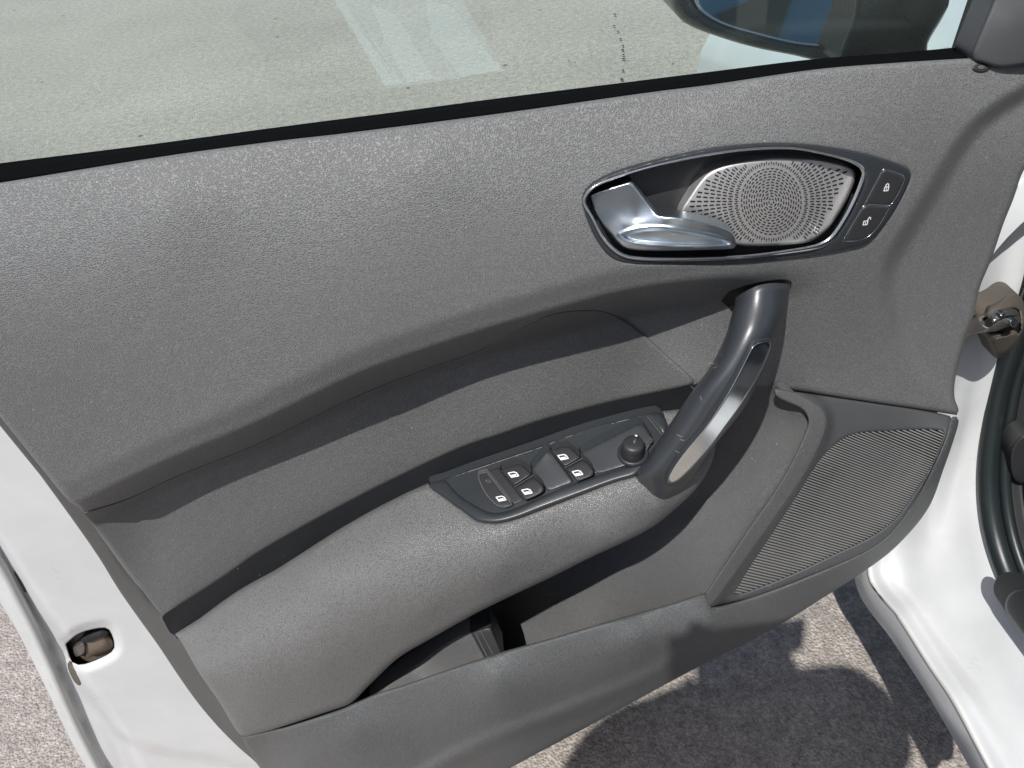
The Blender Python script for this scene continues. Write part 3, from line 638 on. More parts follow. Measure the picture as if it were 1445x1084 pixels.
wedge('switch_blank', [(688, 665.5), (703, 660), (739.5, 706), (724.5, 712.5)], [(688, 666, .0018), (703, 660, .002), (739, 706, .0018), (724, 712, .0018)], M_BTN)
wedge('switch_blank', [(806, 633), (812, 631), (845, 667), (840, 670)], [(806, 633, .0012), (812, 631, .0012), (845, 667, .0012), (840, 670, .0012)], M_BTN)
def rocker(P, lab):
    o = relief('window_switch', P, SPN, lambda q, d: .0065+0*d, M_BTN, swp, step=4, bevel=(2.4, .002), wall=.007); o['label'] = lab
    return o
rocker([(706, 663.5), (706, 663.5), (720, 658), (732, 655), (738, 657.5), (751, 669.5), (751, 669.5), (726.5, 685.6), (726.5, 685.6)], 'upper switch of the left pair with white window symbol')
rocker([(727.5, 688), (727.5, 688), (753, 673.5), (753, 673.5), (763, 682), (768, 690), (766, 694.5), (755, 701), (741, 706.5), (741, 706.5)], 'lower switch of the left pair with white window symbol')
rocker([(776.6, 636), (776.6, 636), (790, 631.5), (800, 630), (806, 632.5), (820, 646), (820, 646), (796.5, 659.5), (796.5, 659.5)], 'upper switch of the right pair with white window symbol')
rocker([(797.5, 661.5), (797.5, 661.5), (823, 648.5), (823, 648.5), (833, 657), (838.5, 667), (836, 671.5), (815, 680), (815, 680)], 'lower switch of the right pair with white window symbol')
CL = [(675, 672), (677, 668.5), (687, 666.2), (687, 666.2), (723, 712), (723, 712), (713, 715.5), (703, 713.5), (693, 705.5), (683, 692)]
relief('switch_rim', shrink(CL, -1.2), SPN, .0036, M_EDGE, swp, step=4, bevel=(1, .001), wall=.003, raw=True, holes=[shrink(CL, 1.4)])
o = relief('child_lock_switch', CL, SPN, .0030, M_BTN, swp, step=4, bevel=(2, .0015), wall=.004); o['label'] = 'narrow curved child lock switch at the rear of the panel'
def winicon(c, s=1.0, bar=True):
    c = np.array(c, float); ex = np.array([1.0, -.20])*s; ey = np.array([.50, .86])*s; f = lambda P: [c+ex*x+ey*y for x, y in P]
    P = sti(f([(-5.5, -3.5), (2.5, -3.5), (5, -1.5), (5.5, 3.5), (-4.5, 3.5)]), 1.5*s, True)
    if bar: P += sti(f([(-3.2, 1.2), (2.6, 1.2)]), 2.2*s)
    return P
for c in ((724.5, 669.6), (743.6, 693.7), (794.5, 645), (815, 667.6)):
    prints('window_icon', winicon(c), lambda q: SPN(q), .0068, M_ICON, swp)
prints('window_icon', winicon((707, 703.6), .95, True), SPN, .0033, M_ICON, swp)
prints('indicator_icon', winicon((689, 679), .5, False), SPN, .0033, M_ICOND, swp)
# lines between rocker halves
for _p in ([(727, 686.6), (752, 671)], [(797, 660.4), (821.5, 647)]): prints('rocker_gap_line', stroke(_p, 1.0), SPN, .0058, M_EDGE, swp)
# mirror knob
c0 = atY([(893, 639)], SPN([(893, 639)])-.004)[0]; ax = np.array([0.02, -.14, .99]); ax /= np.linalg.norm(ax)
e1 = np.cross(ax, [0, 1, 0]); e1 /= np.linalg.norm(e1); e2 = np.cross(ax, e1)
def lathe(name, c, prof, mt, parent, seg=40, flute=0):
    V = []; n = len(prof)
    for j, (r, z) in enumerate(prof):
        for k in range(seg):
            t = 2*math.pi*k/seg; rr = r*(1+(flute if (k % 2 and 2 <= j < n-4) else 0)); V.append(c+ax*z+rr*(e1*math.cos(t)+e2*math.sin(t)))
    F = [(j*seg+k, j*seg+(k+1) % seg, (j+1)*seg+(k+1) % seg, (j+1)*seg+k) for j in range(n-1) for k in range(seg)]
    V.append(c+ax*prof[-1][1]); F += [((n-1)*seg+k, (n-1)*seg+(k+1) % seg, len(V)-1) for k in range(seg)]
    return link(name, V, F, mt, parent)
lathe('knob_collar', c0, [(.0122, -.002), (.0122, .0005), (.0116, .0012), (.0100, .0012), (.0095, .0)], M_SW, swp)
lathe('mirror_knob', c0, [(.0088, -.001), (.0090, .001), (.0089, .004), (.0088, .008), (.0086, .0105), (.0080, .0122), (.0066, .0130), (.003, .0133)], M_BTN, swp, seg=60, flute=-.035)
def disc(c, rx, ry, n=16): return [(c[0]+rx*math.cos(2*math.pi*k/n), c[1]+ry*math.sin(2*math.pi*k/n)) for k in range(n)]
def hk(u, v): # height of the knob top over the panel
    return .0195
tube('knob_pointer', [c0+ax*.0142+np.array([.0030, .0052, 0]), c0+ax*.0148+np.array([.0036, .0062, 0])], .0011, M_ICON, swp)
tube('knob_pointer_ridge', [c0+ax*.0125+e2*.001, c0+ax*.0125-e2*0-e1*0+np.array([.0028, .0045, 0]), c0+ax*.0125+np.array([.0042, .0070, 0])], [.0012, .0026, .0018], M_BTN, swp)
prints('knob_symbol', stroke(disc((916, 621.5), 4.6, 3.9), .9, True)+stroke([(914.3, 623.4), (917.6, 619.4)], 1.2), SPN, .0062, M_EDGE, swp)
prints('panel_seam', stroke([(914, 588), (934, 613.5)], 1.2)+stroke([(917, 587), (937, 612)], .8), SPN, .0036, M_EDGE, swp)

# ------------------------------------------------------------------ grab handle
HS = [((1038, 420), (1115, 401), -.040, .024), ((1036, 432), (1113, 420), -.044, .026), ((1032, 446), (1110.6, 440), -.050, .028), ((1023, 476), (1101.5, 465), -.058, .030), ((1003, 516), (1089, 497), -.066, .030), ((976, 553), (1072, 537), -.072, .030), ((940, 606), (1046, 582), -.076, .030),
      ((916, 642), (1016, 619), -.078, .030), ((894, 674), (991, 652), -.080, .028), ((903, 691), (980, 669), -.082, .024), ((907, 705), (962, 690), -.084, .019), ((914, 718), (941, 709), -.087, .012), ((920, 723), (928, 720), -.089, .005)]
def hrow(k):
    out = []
    # k in 0..: angular stations round the section (first half faces the cabin)
    return out
A = np.array([(*l, *r, y, b) for l, r, y, b in HS]); s_ = np.r_[0, np.cumsum(np.hypot(*(np.diff((A[:, :2]+A[:, 2:4])/2, axis=0).T)))]
cs = spline(np.c_[A[:, :4], A[:, 4:]*1000], 8); sec = []
for r in cs:
    l, rr, y, b = r[:2], r[2:4], r[4]/1000, r[5]/1000; ring_ = []
    t3 = np.clip((440-(l[1]+rr[1])/2)/30, 0, 1)
    for k in range(24):
        a = 2*math.pi*k/24; x = .5-.5*math.cos(a); f_ = math.sin(a)
        q = l+(rr-l)*(x if f_ >= 0 else .12+.76*x)
        dd = -b*abs(f_)**.8 if f_ >= 0 else .022*abs(f_)**.6
        q = q + np.array([-2.0, -9.0])*t3*math.sin(math.pi*x)*(1 if True else 0)
        ring_.append(atY([q], y+dd)[0])
    sec.append(ring_)
sec = np.array(sec); n, m_ = sec.shape[:2]; V = sec.reshape(-1, 3)
F = [(i*m_+k, i*m_+(k+1) % m_, (i+1)*m_+(k+1) % m_, (i+1)*m_+k) for i in range(n-1) for k in range(m_)] + [tuple(range(m_))[::-1], tuple((n-1)*m_+k for k in range(m_))]
handle = link('grab_handle', V, F, M_HAN, DOOR)
from mathutils.bvhtree import BVHTree
def bvh_surf(V, F, fallback):
    bt = BVHTree.FromPolygons([tuple(v) for v in V], F)
    def f(q):
        q = np.atleast_2d(q); d = rays(q); out = np.zeros(len(q)); last = None; miss = []
        for i, dd in enumerate(d):
            h = bt.ray_cast(Vector(CAM), Vector(dd).normalized())
            if h[0] is None: miss.append(i)
            else: out[i] = h[0].y
        for i in miss:
            g = [j for j in range(len(q)) if j not in set(miss)] if len(q) < 3000 else []
            out[i] = out[min(g, key=lambda j: ((q[j]-q[i])**2).sum())] if g else fallback
        return out
    return f
SH = bvh_surf(V, F, -.1)
qs = [(x, y) for y in range(490, 690, 12) for x in range(930, 1095, 10)]
CI = [(1062.5, 488), (1067, 484.5), (1074, 482.5), (1085, 481), (1088, 483), (1086, 495), (1074, 523), (1057, 553), (1041, 578), (1024, 601), (1008, 623), (992, 643), (973, 664), (956, 679), (946, 683), (942.5, 681), (944, 672), (960, 645.6), (993, 605.7), (1026, 556), (1046, 519.4)]
g_ = np.array(qs, float); g_ = g_[inside(g_, shrink(CI, 3))]; T_CI = TPS(np.c_[g_, SH(g_)], 1e-3)
relief('insert_rim', shrink(CI, -2.6), T_CI, .0016, M_HAN, handle, step=5, bevel=(1.6, .0012), wall=.003, raw=True, holes=[shrink(CI, .2)])
relief('chrome_insert', CI, T_CI, .0030, M_CHR2, handle, step=5, bevel=(3, .0016), wall=.003)
M_SCR = smooth_mat('scratch_grey', (.22, .23, .24), .5)
for a_, b_ in (((1001, 511), (1013, 514)), ((1006, 519), (1012, 517)), ((975, 545), (984, 552)), ((988, 559), (990, 565)), ((955, 613), (963, 616)), ((960, 620), (966, 621)), ((953, 636), (962, 639)), ((957, 641), (965, 640)), ((1017, 498), (1019, 503))):
    m_ = ((a_[0]+b_[0])/2+.6, (a_[1]+b_[1])/2+1.2); prints('scratch', stroke([a_, m_, b_], .7), SH, .0004, M_SCR, handle)
# dark opening where the handle enters the trim
relief('handle_socket', [(1018.5, 425.7), (1018.5, 425.7), (1027, 414), (1047.6, 405), (1068, 399), (1089, 395.6), (1108, 395), (1117, 398), (1117, 402), (1100, 420), (1060, 440), (1034, 440), (1028, 434)], SUP, .001, M_DARK, DOOR, step=6, wall=.002)

# ------------------------------------------------------------------ belt seal, window, sail trim, screw
sl = spline(seal_hi, 14); sl2 = spline(seal_lo, 14); n = 90; A_ = resample(sl, n); B_ = resample(sl2, n)
rows = []
for t, y in ((-.15, .030), (0, .026), (.18, .014), (.45, .006), (.75, .001), (1.0, .0), (1.25, .006)):
    q = A_*(1-t)+B_*t; rows.append(atY(q, np.full(n, y)))
loft('window_seal', rows, M_FELT, DOOR, n=n, m=3)
g1 = atY([(1363, 75), (1389, 0)], .034); sl_ = (g1[1]-g1[0])/(g1[1, 2]-g1[0, 2])
pf = lambda z: g1[0]+sl_*(z-g1[0, 2])
zb, zt = .93, 1.36
GLZ = np.array([(-.80, .034, zb), pf(zb), pf(zt), (-.80, .034, zt)])
V = np.vstack([GLZ, GLZ+[0, .004, 0]]); link('window_pane', V, newell_orient(V, [(0, 1, 2, 3)], CAM)+[(4, 7, 6, 5), (0, 4, 5, 1), (1, 5, 6, 2), (2, 6, 7, 3), (3, 7, 4, 0)], M_GLASS, DOOR, smooth=False)
def bar(name, a, b, w, d, mt, par):
    a = np.array(a); b = np.array(b); t = (b-a)/np.linalg.norm(b-a); n = np.cross(t, [0, 1, 0]); n /= np.linalg.norm(n); e = np.array([0, 1, 0])
    V = [p+n*s*w/2+e*(q*d/2) for p in (a, b) for s, q in ((-1, -1), (1, -1), (1, 1), (-1, 1))]
    return link(name, V, [(0, 1, 5, 4), (1, 2, 6, 5), (2, 3, 7, 6), (3, 0, 4, 7), (0, 3, 2, 1), (4, 5, 6, 7)], mt, par, smooth=False)
bar('window_frame_front', pf(.92)+[.008, 0, 0], pf(zt+.01)+[.008, 0, 0], .020, .03, M_SEAL, DOOR)
bar('window_frame_top', (-.81, .034, zt+.008), tuple(pf(zt+.008)), .03, .04, M_SEAL, DOOR)
bar('window_frame_rear', (-.81, .034, zb), (-.81, .034, zt+.02), .05, .04, M_SEAL, DOOR)
T_SA = TPS([(1370, 82, -.012), (1401, 0, -.006), (1425, -60, -.004), (1420, 40, -.014), (1445, 90, -.016), (1500, 86, -.014), (1500, -60, -.01), (1410, 90, -.015), (1445, 20, -.014)], 1e-6)
relief('corner_trim', [(1401, 0), (1385, 40), (1371, 76), (1372, 85), (1372, 85), (1388, 90), (1406, 95), (1420, 95.5), (1445, 92), (1530, 84), (1530, 84), (1530, -120), (1530, -120), (1440, -120), (1440, -120)], T_SA, 0, M_SPK, DOOR, step=7, bevel=(5, .004), wall=.02)
relief('screw_cap', disc((1384.5, 96.5), 12.5, 6.6, 20), SUP, .0012, M_BTN, DOOR, step=4, bevel=(3, .0015), wall=.002)
relief('screw', disc((1385, 95.5), 5.5, 3.4, 12), SUP, .0018, M_RUST, DOOR, step=3, bevel=(1.5, .001), wall=.001)

# ------------------------------------------------------------------ door mirror (outside, seen through the pane)
nM = np.array([-.835, -.535, .235]); nM /= np.linalg.norm(nM); pM = atY([(1120, 40)], .20)[0]; SM = plane_surf(pM, nM)
MH = [(940, -30), (944, 0), (949, 12.7), (967, 32.7), (1011, 51), (1065, 67), (1120, 78), (1152.6, 85), (1182, 84), (1196, 70), (1206, 45), (1216, 10), (1222, -30), (1222, -75), (1222, -75), (1120, -110), (1020, -90), (960, -60)]
mh = relief('mirror_housing', MH, SM, 0, M_BLK, DOOR, step=9, bevel=(16, .014), wall=.10, holes=[shrink([(975, -25), (980, 0), (987, 12.7), (1014.5, 31), (1065, 47), (1120, 60), (1174, 65.4), (1182, 63.6), (1196, 40), (1207, 14.5), (1211, -20), (1205, -60), (1205, -60), (1120, -85), (1020, -68)], 0)])
relief('mirror_rim', shrink([(975, -25), (980, 0), (987, 12.7), (1014.5, 31), (1065, 47), (1120, 60), (1174, 65.4), (1182, 63.6), (1196, 40), (1207, 14.5), (1211, -20), (1205, -60), (1205, -60), (1120, -85), (1020, -68)], -1.2), SM, -.004, M_CHR, mh, step=9, bevel=(1.2, .002), wall=.004, raw=True, holes=[shrink([(975, -25), (980, 0), (987, 12.7), (1014.5, 31), (1065, 47), (1120, 60), (1174, 65.4), (1182, 63.6), (1196, 40), (1207, 14.5), (1211, -20), (1205, -60), (1205, -60), (1120, -85), (1020, -68)], 1.2)])
relief('mirror_glass', [(972, -25), (978, 0), (985, 14), (1014, 33), (1065, 49), (1120, 62), (1175, 67), (1184, 65), (1198, 40), (1209, 14.5), (1213, -20), (1207, -64), (1207, -64), (1120, -88), (1018, -70)], SM, -.007, M_MIR, mh, step=20, wall=.003)
SMt = plane_surf(atY([(1250, 30)], .13)[0], np.array([-.25, -.95, .15])/np.linalg.norm([-.25, -.95, .15]))
relief('mirror_mount', [(1180, 88), (1180, 88), (1190, 60), (1204, 20), (1210, -40), (1210, -40), (1330, -60), (1340, 0), (1330, 25), (1318, 45), (1309, 62), (1308, 75), (1308, 88), (1308, 88)], SMt, .0, M_BLK, DOOR, step=9, bevel=(9, .006), wall=.08)

# ------------------------------------------------------------------ painted metal of the door (rear edge) and outer skin
e_in = spline([(-160, 560), (-60, 700), (-12, 758), (21, 807), (56, 861), (93, 909), (115, 965), (157, 1021), (185, 1075), (215, 1130), (260, 1220)], 8)
e_low = spline([(157, 1021), (168, 1032), (207.6, 1050.7), (252, 1060), (300, 1068), (359, 1083), (420, 1110), (520, 1160)], 8)
e_tube = spline([(-200, 520), (-60, 700), (0, 797), (28, 850), (56, 906), (84, 971), (112, 1032), (138, 1084), (190, 1180), (220, 1240)], 8)
def SDF(q):
    q = np.atleast_2d(q); y = np.full(len(q), .020)
    d, s = dist_poly(q, e_in, False); y = y + .016*sstep(d*s, -16, 14) + .010*sstep(d*s, 10, 60)
    d2, s2 = dist_poly(q, e_low, False); y = y + .007*sstep(d2*s2, -4, 12)*sstep(q[:, 0], 140, 185)
    d3, _ = dist_poly(q, e_tube, False); y = y - .010*np.sqrt(np.clip(1-(d3/9)**2, 0, 1))
    # pressed rim round the latch window
    dl, _ = dist_poly(q, LW); y = y + .0045*(1-sstep(dl, 3, 12))
    return y
LATCH = [(93, 909), (93, 909), (104, 899), (115, 893), (130, 888.5), (148, 886), (154, 889), (160, 903), (161, 914), (157, 920), (143, 928), (120, 937), (110, 938), (102, 934), (98, 925)]
LW = spline(LATCH, 6, True)
fr_out = [(-220, 330), (-220, 330), (60, 560), (60, 560), (230, 760), (330, 900), (420, 1040), (560, 1190), (560, 1240), (560, 1240), (215, 1240), (190, 1205), (150, 1130), (122, 1084), (116, 1074), (93, 1032), (70, 982), (28, 898), (0, 850), (-60, 745), (-220, 500)]
dfr = relief('door_frame', fr_out, SDF, 0, M_WH, DOOR, step=5, ostep=8, bevel=(5, .004), wall=.035, wk=1.0, holes=[LATCH])
lb = relief('latch_recess', shrink(LATCH, -6), SDF, -.022, M_LATCH, dfr, step=10, wall=0, raw=True)
LWi = shrink(LATCH, .9); V = np.vstack([atY(LWi, SDF(LW)+.0015), atY(LWi, SDF(LW)+.026)]); n = len(LWi)
link('latch_recess_wall', V, [(i, (i+1) % n, n+(i+1) % n, n+i) for i in range(n)], M_LATCH, dfr)
relief('latch_catch', [(103, 914), (103, 914), (118, 908), (120, 922), (120, 922), (108, 927), (104, 924)], SDF, -.012, M_STEEL, dfr, step=4, bevel=(1.5, .001), wall=.01)
relief('latch_plate', [(119, 909), (128, 904), (150, 896), (159, 905), (158, 915), (122, 928), (121, 920)], SDF, -.015, M_LATCH, dfr, step=6, bevel=(1.5, .001), wall=.008)
relief('latch_pawl', [(114, 903), (122, 896), (146, 889), (153, 893), (150, 897), (128, 906), (118, 908)], SDF, -.011, M_DARK, dfr, step=6, wall=.006)
relief('drain_slot', [(96, 931), (102, 937), (108, 950), (115, 965), (113, 968), (106, 964), (99, 952), (95, 940)], SDF, .0006, M_RUST, dfr, step=4, bevel=(1.5, .001), wall=.001)
relief('drain_slot', [(20, 806), (25, 812), (33, 825), (38, 836), (35, 836), (27, 825), (21, 813)], SDF, .0006, M_RUST, dfr, step=4, wall=.001)
tube('weatherstrip', atY(e_tube, SDF(e_tube)-.001), .0055, M_WHS, dfr, seg=10)
# outer skin closes the back of the door
sk = [(-220, 300), (1440, 110), (1440, 110), (1345, 430), (1335, 560), (1338, 612), (1320, 660), (1298, 712), (1256, 763), (1210, 798), (1154, 832), (1088, 872), (955, 941), (850, 996), (710, 1070), (600, 1120), (430, 1160), (300, 1180), (240, 1180), (190, 1150), (160, 1090), (110, 1000), (60, 905), (10, 820), (-60, 700), (-220, 480)]
relief('outer_skin', sk, flat(.098), 0, M_WH, DOOR, step=30, ostep=20, wall=.03)

# ================================================================== the car body
M_SEALANT = smooth_mat('sealant_line', (.36, .32, .29), .6)
CARB = root('white_car', 'white car body beside the open door, with hinge pillar, sill and black door seal', 'car', (.9, -.8, 0))
def rX(p): return curve3(p, atX)
jr = [[(1375, 250, .398), (1330, 400, .398), (1290, 560, .398), (1225, 700, .398), (1207, 822, .404), (1262, 908, .404), (1316, 992, .404), (1372, 1090, .404), (1432, 1196, .404)],
 [(1380, 250, .399), (1336, 400, .399), (1295, 560, .399), (1235, 700, .399), (1216, 817, .400), (1270, 903, .400), (1323, 987, .400), (1380, 1084, .400), (1440, 1190, .400)],
 [(1389, 250, .401), (1350, 400, .401), (1310, 560, .401), (1245, 700, .401), (1226, 811, .401), (1269, 873, .401), (1312, 941, .401), (1345, 990, .401), (1395, 1084, .401), (1455, 1195, .401)],
 [(1390, 250, .4035), (1352, 400, .4035), (1312, 560, .4035), (1249, 700, .4035), (1229, 808, .4045), (1272, 870, .4045), (1316, 939, .4045), (1349, 987, .4045), (1399, 1084, .4045), (1460, 1195, .4045)],
 [(1395, 250, .412), (1360, 400, .412), (1323, 560, .412), (1266, 700, .412), (1245, 804, .414), (1286, 865, .414), (1330, 932, .414), (1368, 987, .414), (1418, 1077, .414), (1480, 1183, .414)],
 [(1400, 250, .43), (1370, 400, .43), (1335, 560, .43), (1285, 700, .43), (1264, 800, .432), (1302, 858, .432), (1347, 924, .432), (1392, 987, .432), (1440, 1062, .432), (1500, 1170, .432)],
 [(1415, 250, .450), (1388, 400, .450), (1355, 560, .450), (1320, 700, .450), (1308, 790, .452), (1340, 856, .452), (1389, 930, .452), (1443, 1005, .452), (1510, 1100, .452)],
 [(1440, 250, .475), (1412, 400, .472), (1375, 560, .470), (1345, 680, .470), (1345, 770, .472), (1378, 846, .472), (1420, 905, .472), (1475, 980, .472), (1540, 1060, .472)],
 [(1480, 250, .498), (1446, 400, .495), (1402, 560, .492), (1385, 660, .492), (1392, 740, .494), (1418, 824, .494), (1453, 884, .494), (1500, 945, .494), (1560, 1010, .494)],
 [(1500, 250, .52), (1470, 400, .52), (1430, 560, .52), (1412, 660, .52), (1420, 740, .52), (1444, 815, .52), (1480, 870, .52), (1530, 930, .52), (1590, 990, .52)]]
loft('hinge_pillar_and_sill', [rX(r) for r in jr], M_WH, CARB, n=120, m=6)
tube('sill_joint_line', rX([(u, v, x-.0008) for u, v, x in jr[2]])+np.array([-.0006, 0, .0004]), .0009, M_SEALANT, CARB, seg=6)
seal_c = [(1490, 300, .500), (1462, 400, .500), (1420, 500, .500), (1403, 560, .500), (1391, 660, .500), (1398, 740, .500), (1422, 815, .500), (1460, 880, .500), (1510, 945, .500), (1570, 1015, .500)]
tube('door_seal', rX(seal_c)+np.array([-.004, -.008, .006]), .0105, M_SEAL, CARB, seg=14)
tube('seal_lip', rX([(u+22, v-1, x+.012) for u, v, x in seal_c])+np.array([0, -.004, .004]), .0062, M_SEAL, CARB, seg=10)
loft('dash_side_panel', [rX([(u+24+k*14, v-k*3, .515+k*.012*(1 if k < 3 else .4)) for u, v, x in seal_c]) for k in range(6)], M_INT, CARB, n=60, m=4)
SI = lambda q: np.full(len(np.atleast_2d(q)), .02)
o = relief('panel_plug', [(1426, 640), (1434, 622), (1450, 612), (1475, 620), (1480, 660), (1465, 680), (1440, 682), (1428, 672)], SI, 0, M_BTN, CARB, step=6, bevel=(4, .004), wall=.02)
def SO(q): return atX(np.atleast_2d(q), .462)[:, 1]
relief('sill_plug', [(1437, 831), (1424, 838), (1418, 850), (1419, 862), (1430, 879), (1446, 901), (1480, 940), (1500, 930), (1490, 870), (1460, 835)], SO, .0, M_SEAL, CARB, step=8, bevel=(5, .003), wall=.02)
# check strap and its boot
SBt = TPS([(1374, 444, .012), (1403, 505, .020), (1445, 444, .030), (1420, 417, .030), (1410, 460, -.006), (1425, 450, -.002), (1440, 480, .024), (1390, 460, -.004)], 1e-5)
boot = relief('check_strap_boot', [(1374, 446), (1376, 443), (1387.6, 443), (1391, 437.6), (1393, 432), (1402, 429), (1411, 424), (1420, 416.6), (1428.6, 414), (1437.5, 416.6), (1443.5, 424), (1447, 444), (1445, 462), (1439.7, 473), (1432, 486), (1422, 497.5), (1411, 505), (1403, 505), (1400, 497.5), (1394, 484), (1388.7, 475), (1384, 471), (1376, 468)], SBt, 0, M_RUST, CARB, step=4, bevel=(6, .010), wall=.02,
  holes=[[(1388, 450), (1400, 449), (1415, 440), (1432, 436), (1438, 441), (1438, 470), (1425, 472), (1408, 470), (1396, 469)]])
relief('boot_hollow', [(1386, 446), (1400, 446), (1415, 438), (1434, 433), (1441, 441), (1441, 473), (1425, 475), (1405, 474), (1390, 470)], SBt, -.010, M_DARK, CARB, step=8, wall=0)
relief('boot_fold', [(1404, 478), (1420, 474), (1436, 470), (1432, 484), (1420, 496), (1408, 500), (1403, 490)], SBt, .002, M_RUST, CARB, step=4, bevel=(3, .003), wall=.006)
relief('check_strap', [(1360, 463), (1383, 455.5), (1393, 462), (1402, 456), (1418, 449), (1440, 447), (1440, 455), (1420, 462), (1404, 468), (1390, 469), (1375, 471), (1362, 477)], SBt, .004, M_STEEL, CARB, step=4, bevel=(1.5, .0015), wall=.008)
relief('strap_guide', [(1398, 450), (1412, 441), (1424, 439), (1438, 441), (1438, 445), (1420, 446), (1406, 454), (1400, 456)], SBt, .008, M_STEEL, CARB, step=4, bevel=(1.5, .0015), wall=.004)
relief('hinge_bolt', disc((1431, 456), 5.5, 7, 8), SBt, .012, M_CHR, CARB, step=3, bevel=(1.5, .002), wall=.008)
relief('hinge_bolt', disc((1404, 452), 4, 2.4, 10), SBt, .011, M_CHR, CARB, step=3, bevel=(1, .001), wall=.004)
relief('hinge_bolt', disc((1415, 444), 4.5, 2.4, 10), SBt, .013, M_CHR, CARB, step=3, bevel=(1, .001), wall=.004)
# front wing beyond the mirror
F3 = lambda P: np.array(P, float)
ye = atZ([(1011, 53), (996, 76), (987, 104)], .74)
rows = []
for k, (dx, z) in enumerate(((-.03, .30), (-.012, .60), (0, .70), (.010, .74), (.05, .79), (.15, .83), (.40, .88), (.9, .9))):
    rows.append(F3([(.415+dx+.02*math.sin(t*3), .05+t*1.05-(.10 if k < 3 else 0)*0+max(0, dx)*.2, z-.12*t*t+.02*t) for t in np.linspace(0, .86, 14)]))
loft('front_wing', rows, M_WH, CARB, n=40, m=5)
# rest of the body (behind and right of the camera; it shows only in reflections)
box('rear_door', (.42, -2.05, .28), (.50, -1.02, .92), M_WH, CARB, .02)
box('rear_window', (.47, -1.95, .94), (.485, -1.05, 1.34), M_DGL, CARB, .003)
box('centre_pillar', (.45, -1.08, .28), (.53, -.98, 1.38), M_BLK, CARB, .01)
box('roof', (.50, -2.6, 1.38), (1.60, .05, 1.43), M_WH, CARB, .02)
box('seat_cushion', (.62, -.95, .38), (1.08, -.42, .56), M_INT, CARB, .05)
box('seat_back', (.62, -1.12, .5), (1.08, -.94, 1.12), M_INT, CARB, .05)
box('cabin_floor', (.50, -1.1, .28), (1.62, .1, .32), M_INT, CARB, .01)
box('far_body_side', (1.58, -2.6, .28), (1.66, 1.0, .95), M_WH, CARB, .02)
box('dashboard', (.62, -.05, .55), (1.6, .35, .95), M_INT, CARB, .05)

# ------------------------------------------------------------------ things behind the camera that light, shade and reflections show
M_SKIN = smooth_mat('skin', (.52, .33, .24), .5, wear=.06)
M_SHIRT = smooth_mat('dark_shirt', (.05, .055, .07), .8, bump=.3, bscale=300)
M_JEAN = smooth_mat('blue_jeans', (.07, .10, .17), .85, bump=.3, bscale=400)
M_HAIR = smooth_mat('brown_hair', (.05, .032, .02), .6, bump=.5, bscale=300)
def skinned(name, verts, edges, radii, mt, parent, root_i=0, sub=2):
    c = np.array(verts, float).mean(0); base = WLOC[parent.name]
    me = bpy.data.meshes.new(name); me.from_pydata([tuple(np.array(v)-c) for v in verts], edges, []); me.materials.append(mt)
    o = bpy.data.objects.new(name, me); COL.objects.link(o); o.parent = parent; o.location = c-base; WLOC[o.name] = c
    md = o.modifiers.new('skin', 'SKIN'); md.use_smooth_shade = True; o.modifiers.new('sub', 'SUBSURF').levels = sub; o.modifiers['sub'].render_levels = sub
    for i, sv in enumerate(me.skin_vertices[0].data):
        r = radii[i]; sv.radius = r if isinstance(r, tuple) else (r, r); sv.use_root = (i == root_i)
    return o
PX, PY = -.145, -.80
man = root('person', 'photographer in dark shirt and jeans holding a phone out towards the open door', 'person', (PX, PY, 0))
SC = 1.0
J = dict(pel=(PX, PY, .84), sp=(PX, PY, 1.02), ch=(PX, PY+.01, 1.18), nk=(PX, PY+.01, 1.32), n2=(PX, PY+.03, 1.37), hd=(PX, PY+.05, 1.44), ht=(PX, PY+.04, 1.50),
  ls=(PX-.19, PY, 1.34), le=(PX-.19, PY+.03, 1.06), lw=(-.075, PY+.19, 1.03), lp=(-.050, PY+.232, 1.075),
  rs=(PX+.20, PY, 1.37), re=(PX+.20, PY+.03, 1.28), rw=(.065, PY+.19, 1.03), rp=(.045, PY+.232, 1.075),
  lh=(PX-.09, PY, .80), lk=(PX-.11, PY+.02, .44), la=(PX-.12, PY-.01, .09), lf=(PX-.13, PY+.09, .035), lt=(PX-.135, PY+.15, .03),
  rh=(PX+.09, PY, .80), rk=(PX+.11, PY+.02, .44), ra=(PX+.12, PY-.01, .09), rf=(PX+.13, PY+.09, .035), rt=(PX+.135, PY+.15, .03))
R_ = dict(pel=(.15, .10), sp=(.125, .085), ch=(.16, .11), nk=.06, n2=.05, hd=(.072, .088), ht=(.058, .066), ls=.052, le=.038, lw=.025, lp=(.036, .014), rs=.06, re=.05, rw=.025, rp=(.036, .014),
  lh=.078, lk=.052, la=.036, lf=(.038, .028), lt=(.034, .02), rh=.078, rk=.052, ra=.036, rf=(.038, .028), rt=(.034, .02))
for _k in J:
    if _k[0] not in 'rl' or _k in ('ls', 'rs'): J[_k] = (J[_k][0], J[_k][1], J[_k][2]*SC+.012)
ks = list(J); ix = {k: i for i, k in enumerate(ks)}
E_ = [('pel', 'sp'), ('sp', 'ch'), ('ch', 'nk'), ('nk', 'n2'), ('n2', 'hd'), ('hd', 'ht'), ('ch', 'ls'), ('ls', 'le'), ('le', 'lw'), ('lw', 'lp'), ('ch', 'rs'), ('rs', 're'), ('re', 'rw'), ('rw', 'rp'),
  ('pel', 'lh'), ('lh', 'lk'), ('lk', 'la'), ('la', 'lf'), ('lf', 'lt'), ('pel', 'rh'), ('rh', 'rk'), ('rk', 'ra'), ('ra', 'rf'), ('rf', 'rt')]
skinned('body', [J[k] for k in ks], [(ix[a], ix[b]) for a, b in E_], [R_[k] for k in ks], M_SKIN, man)
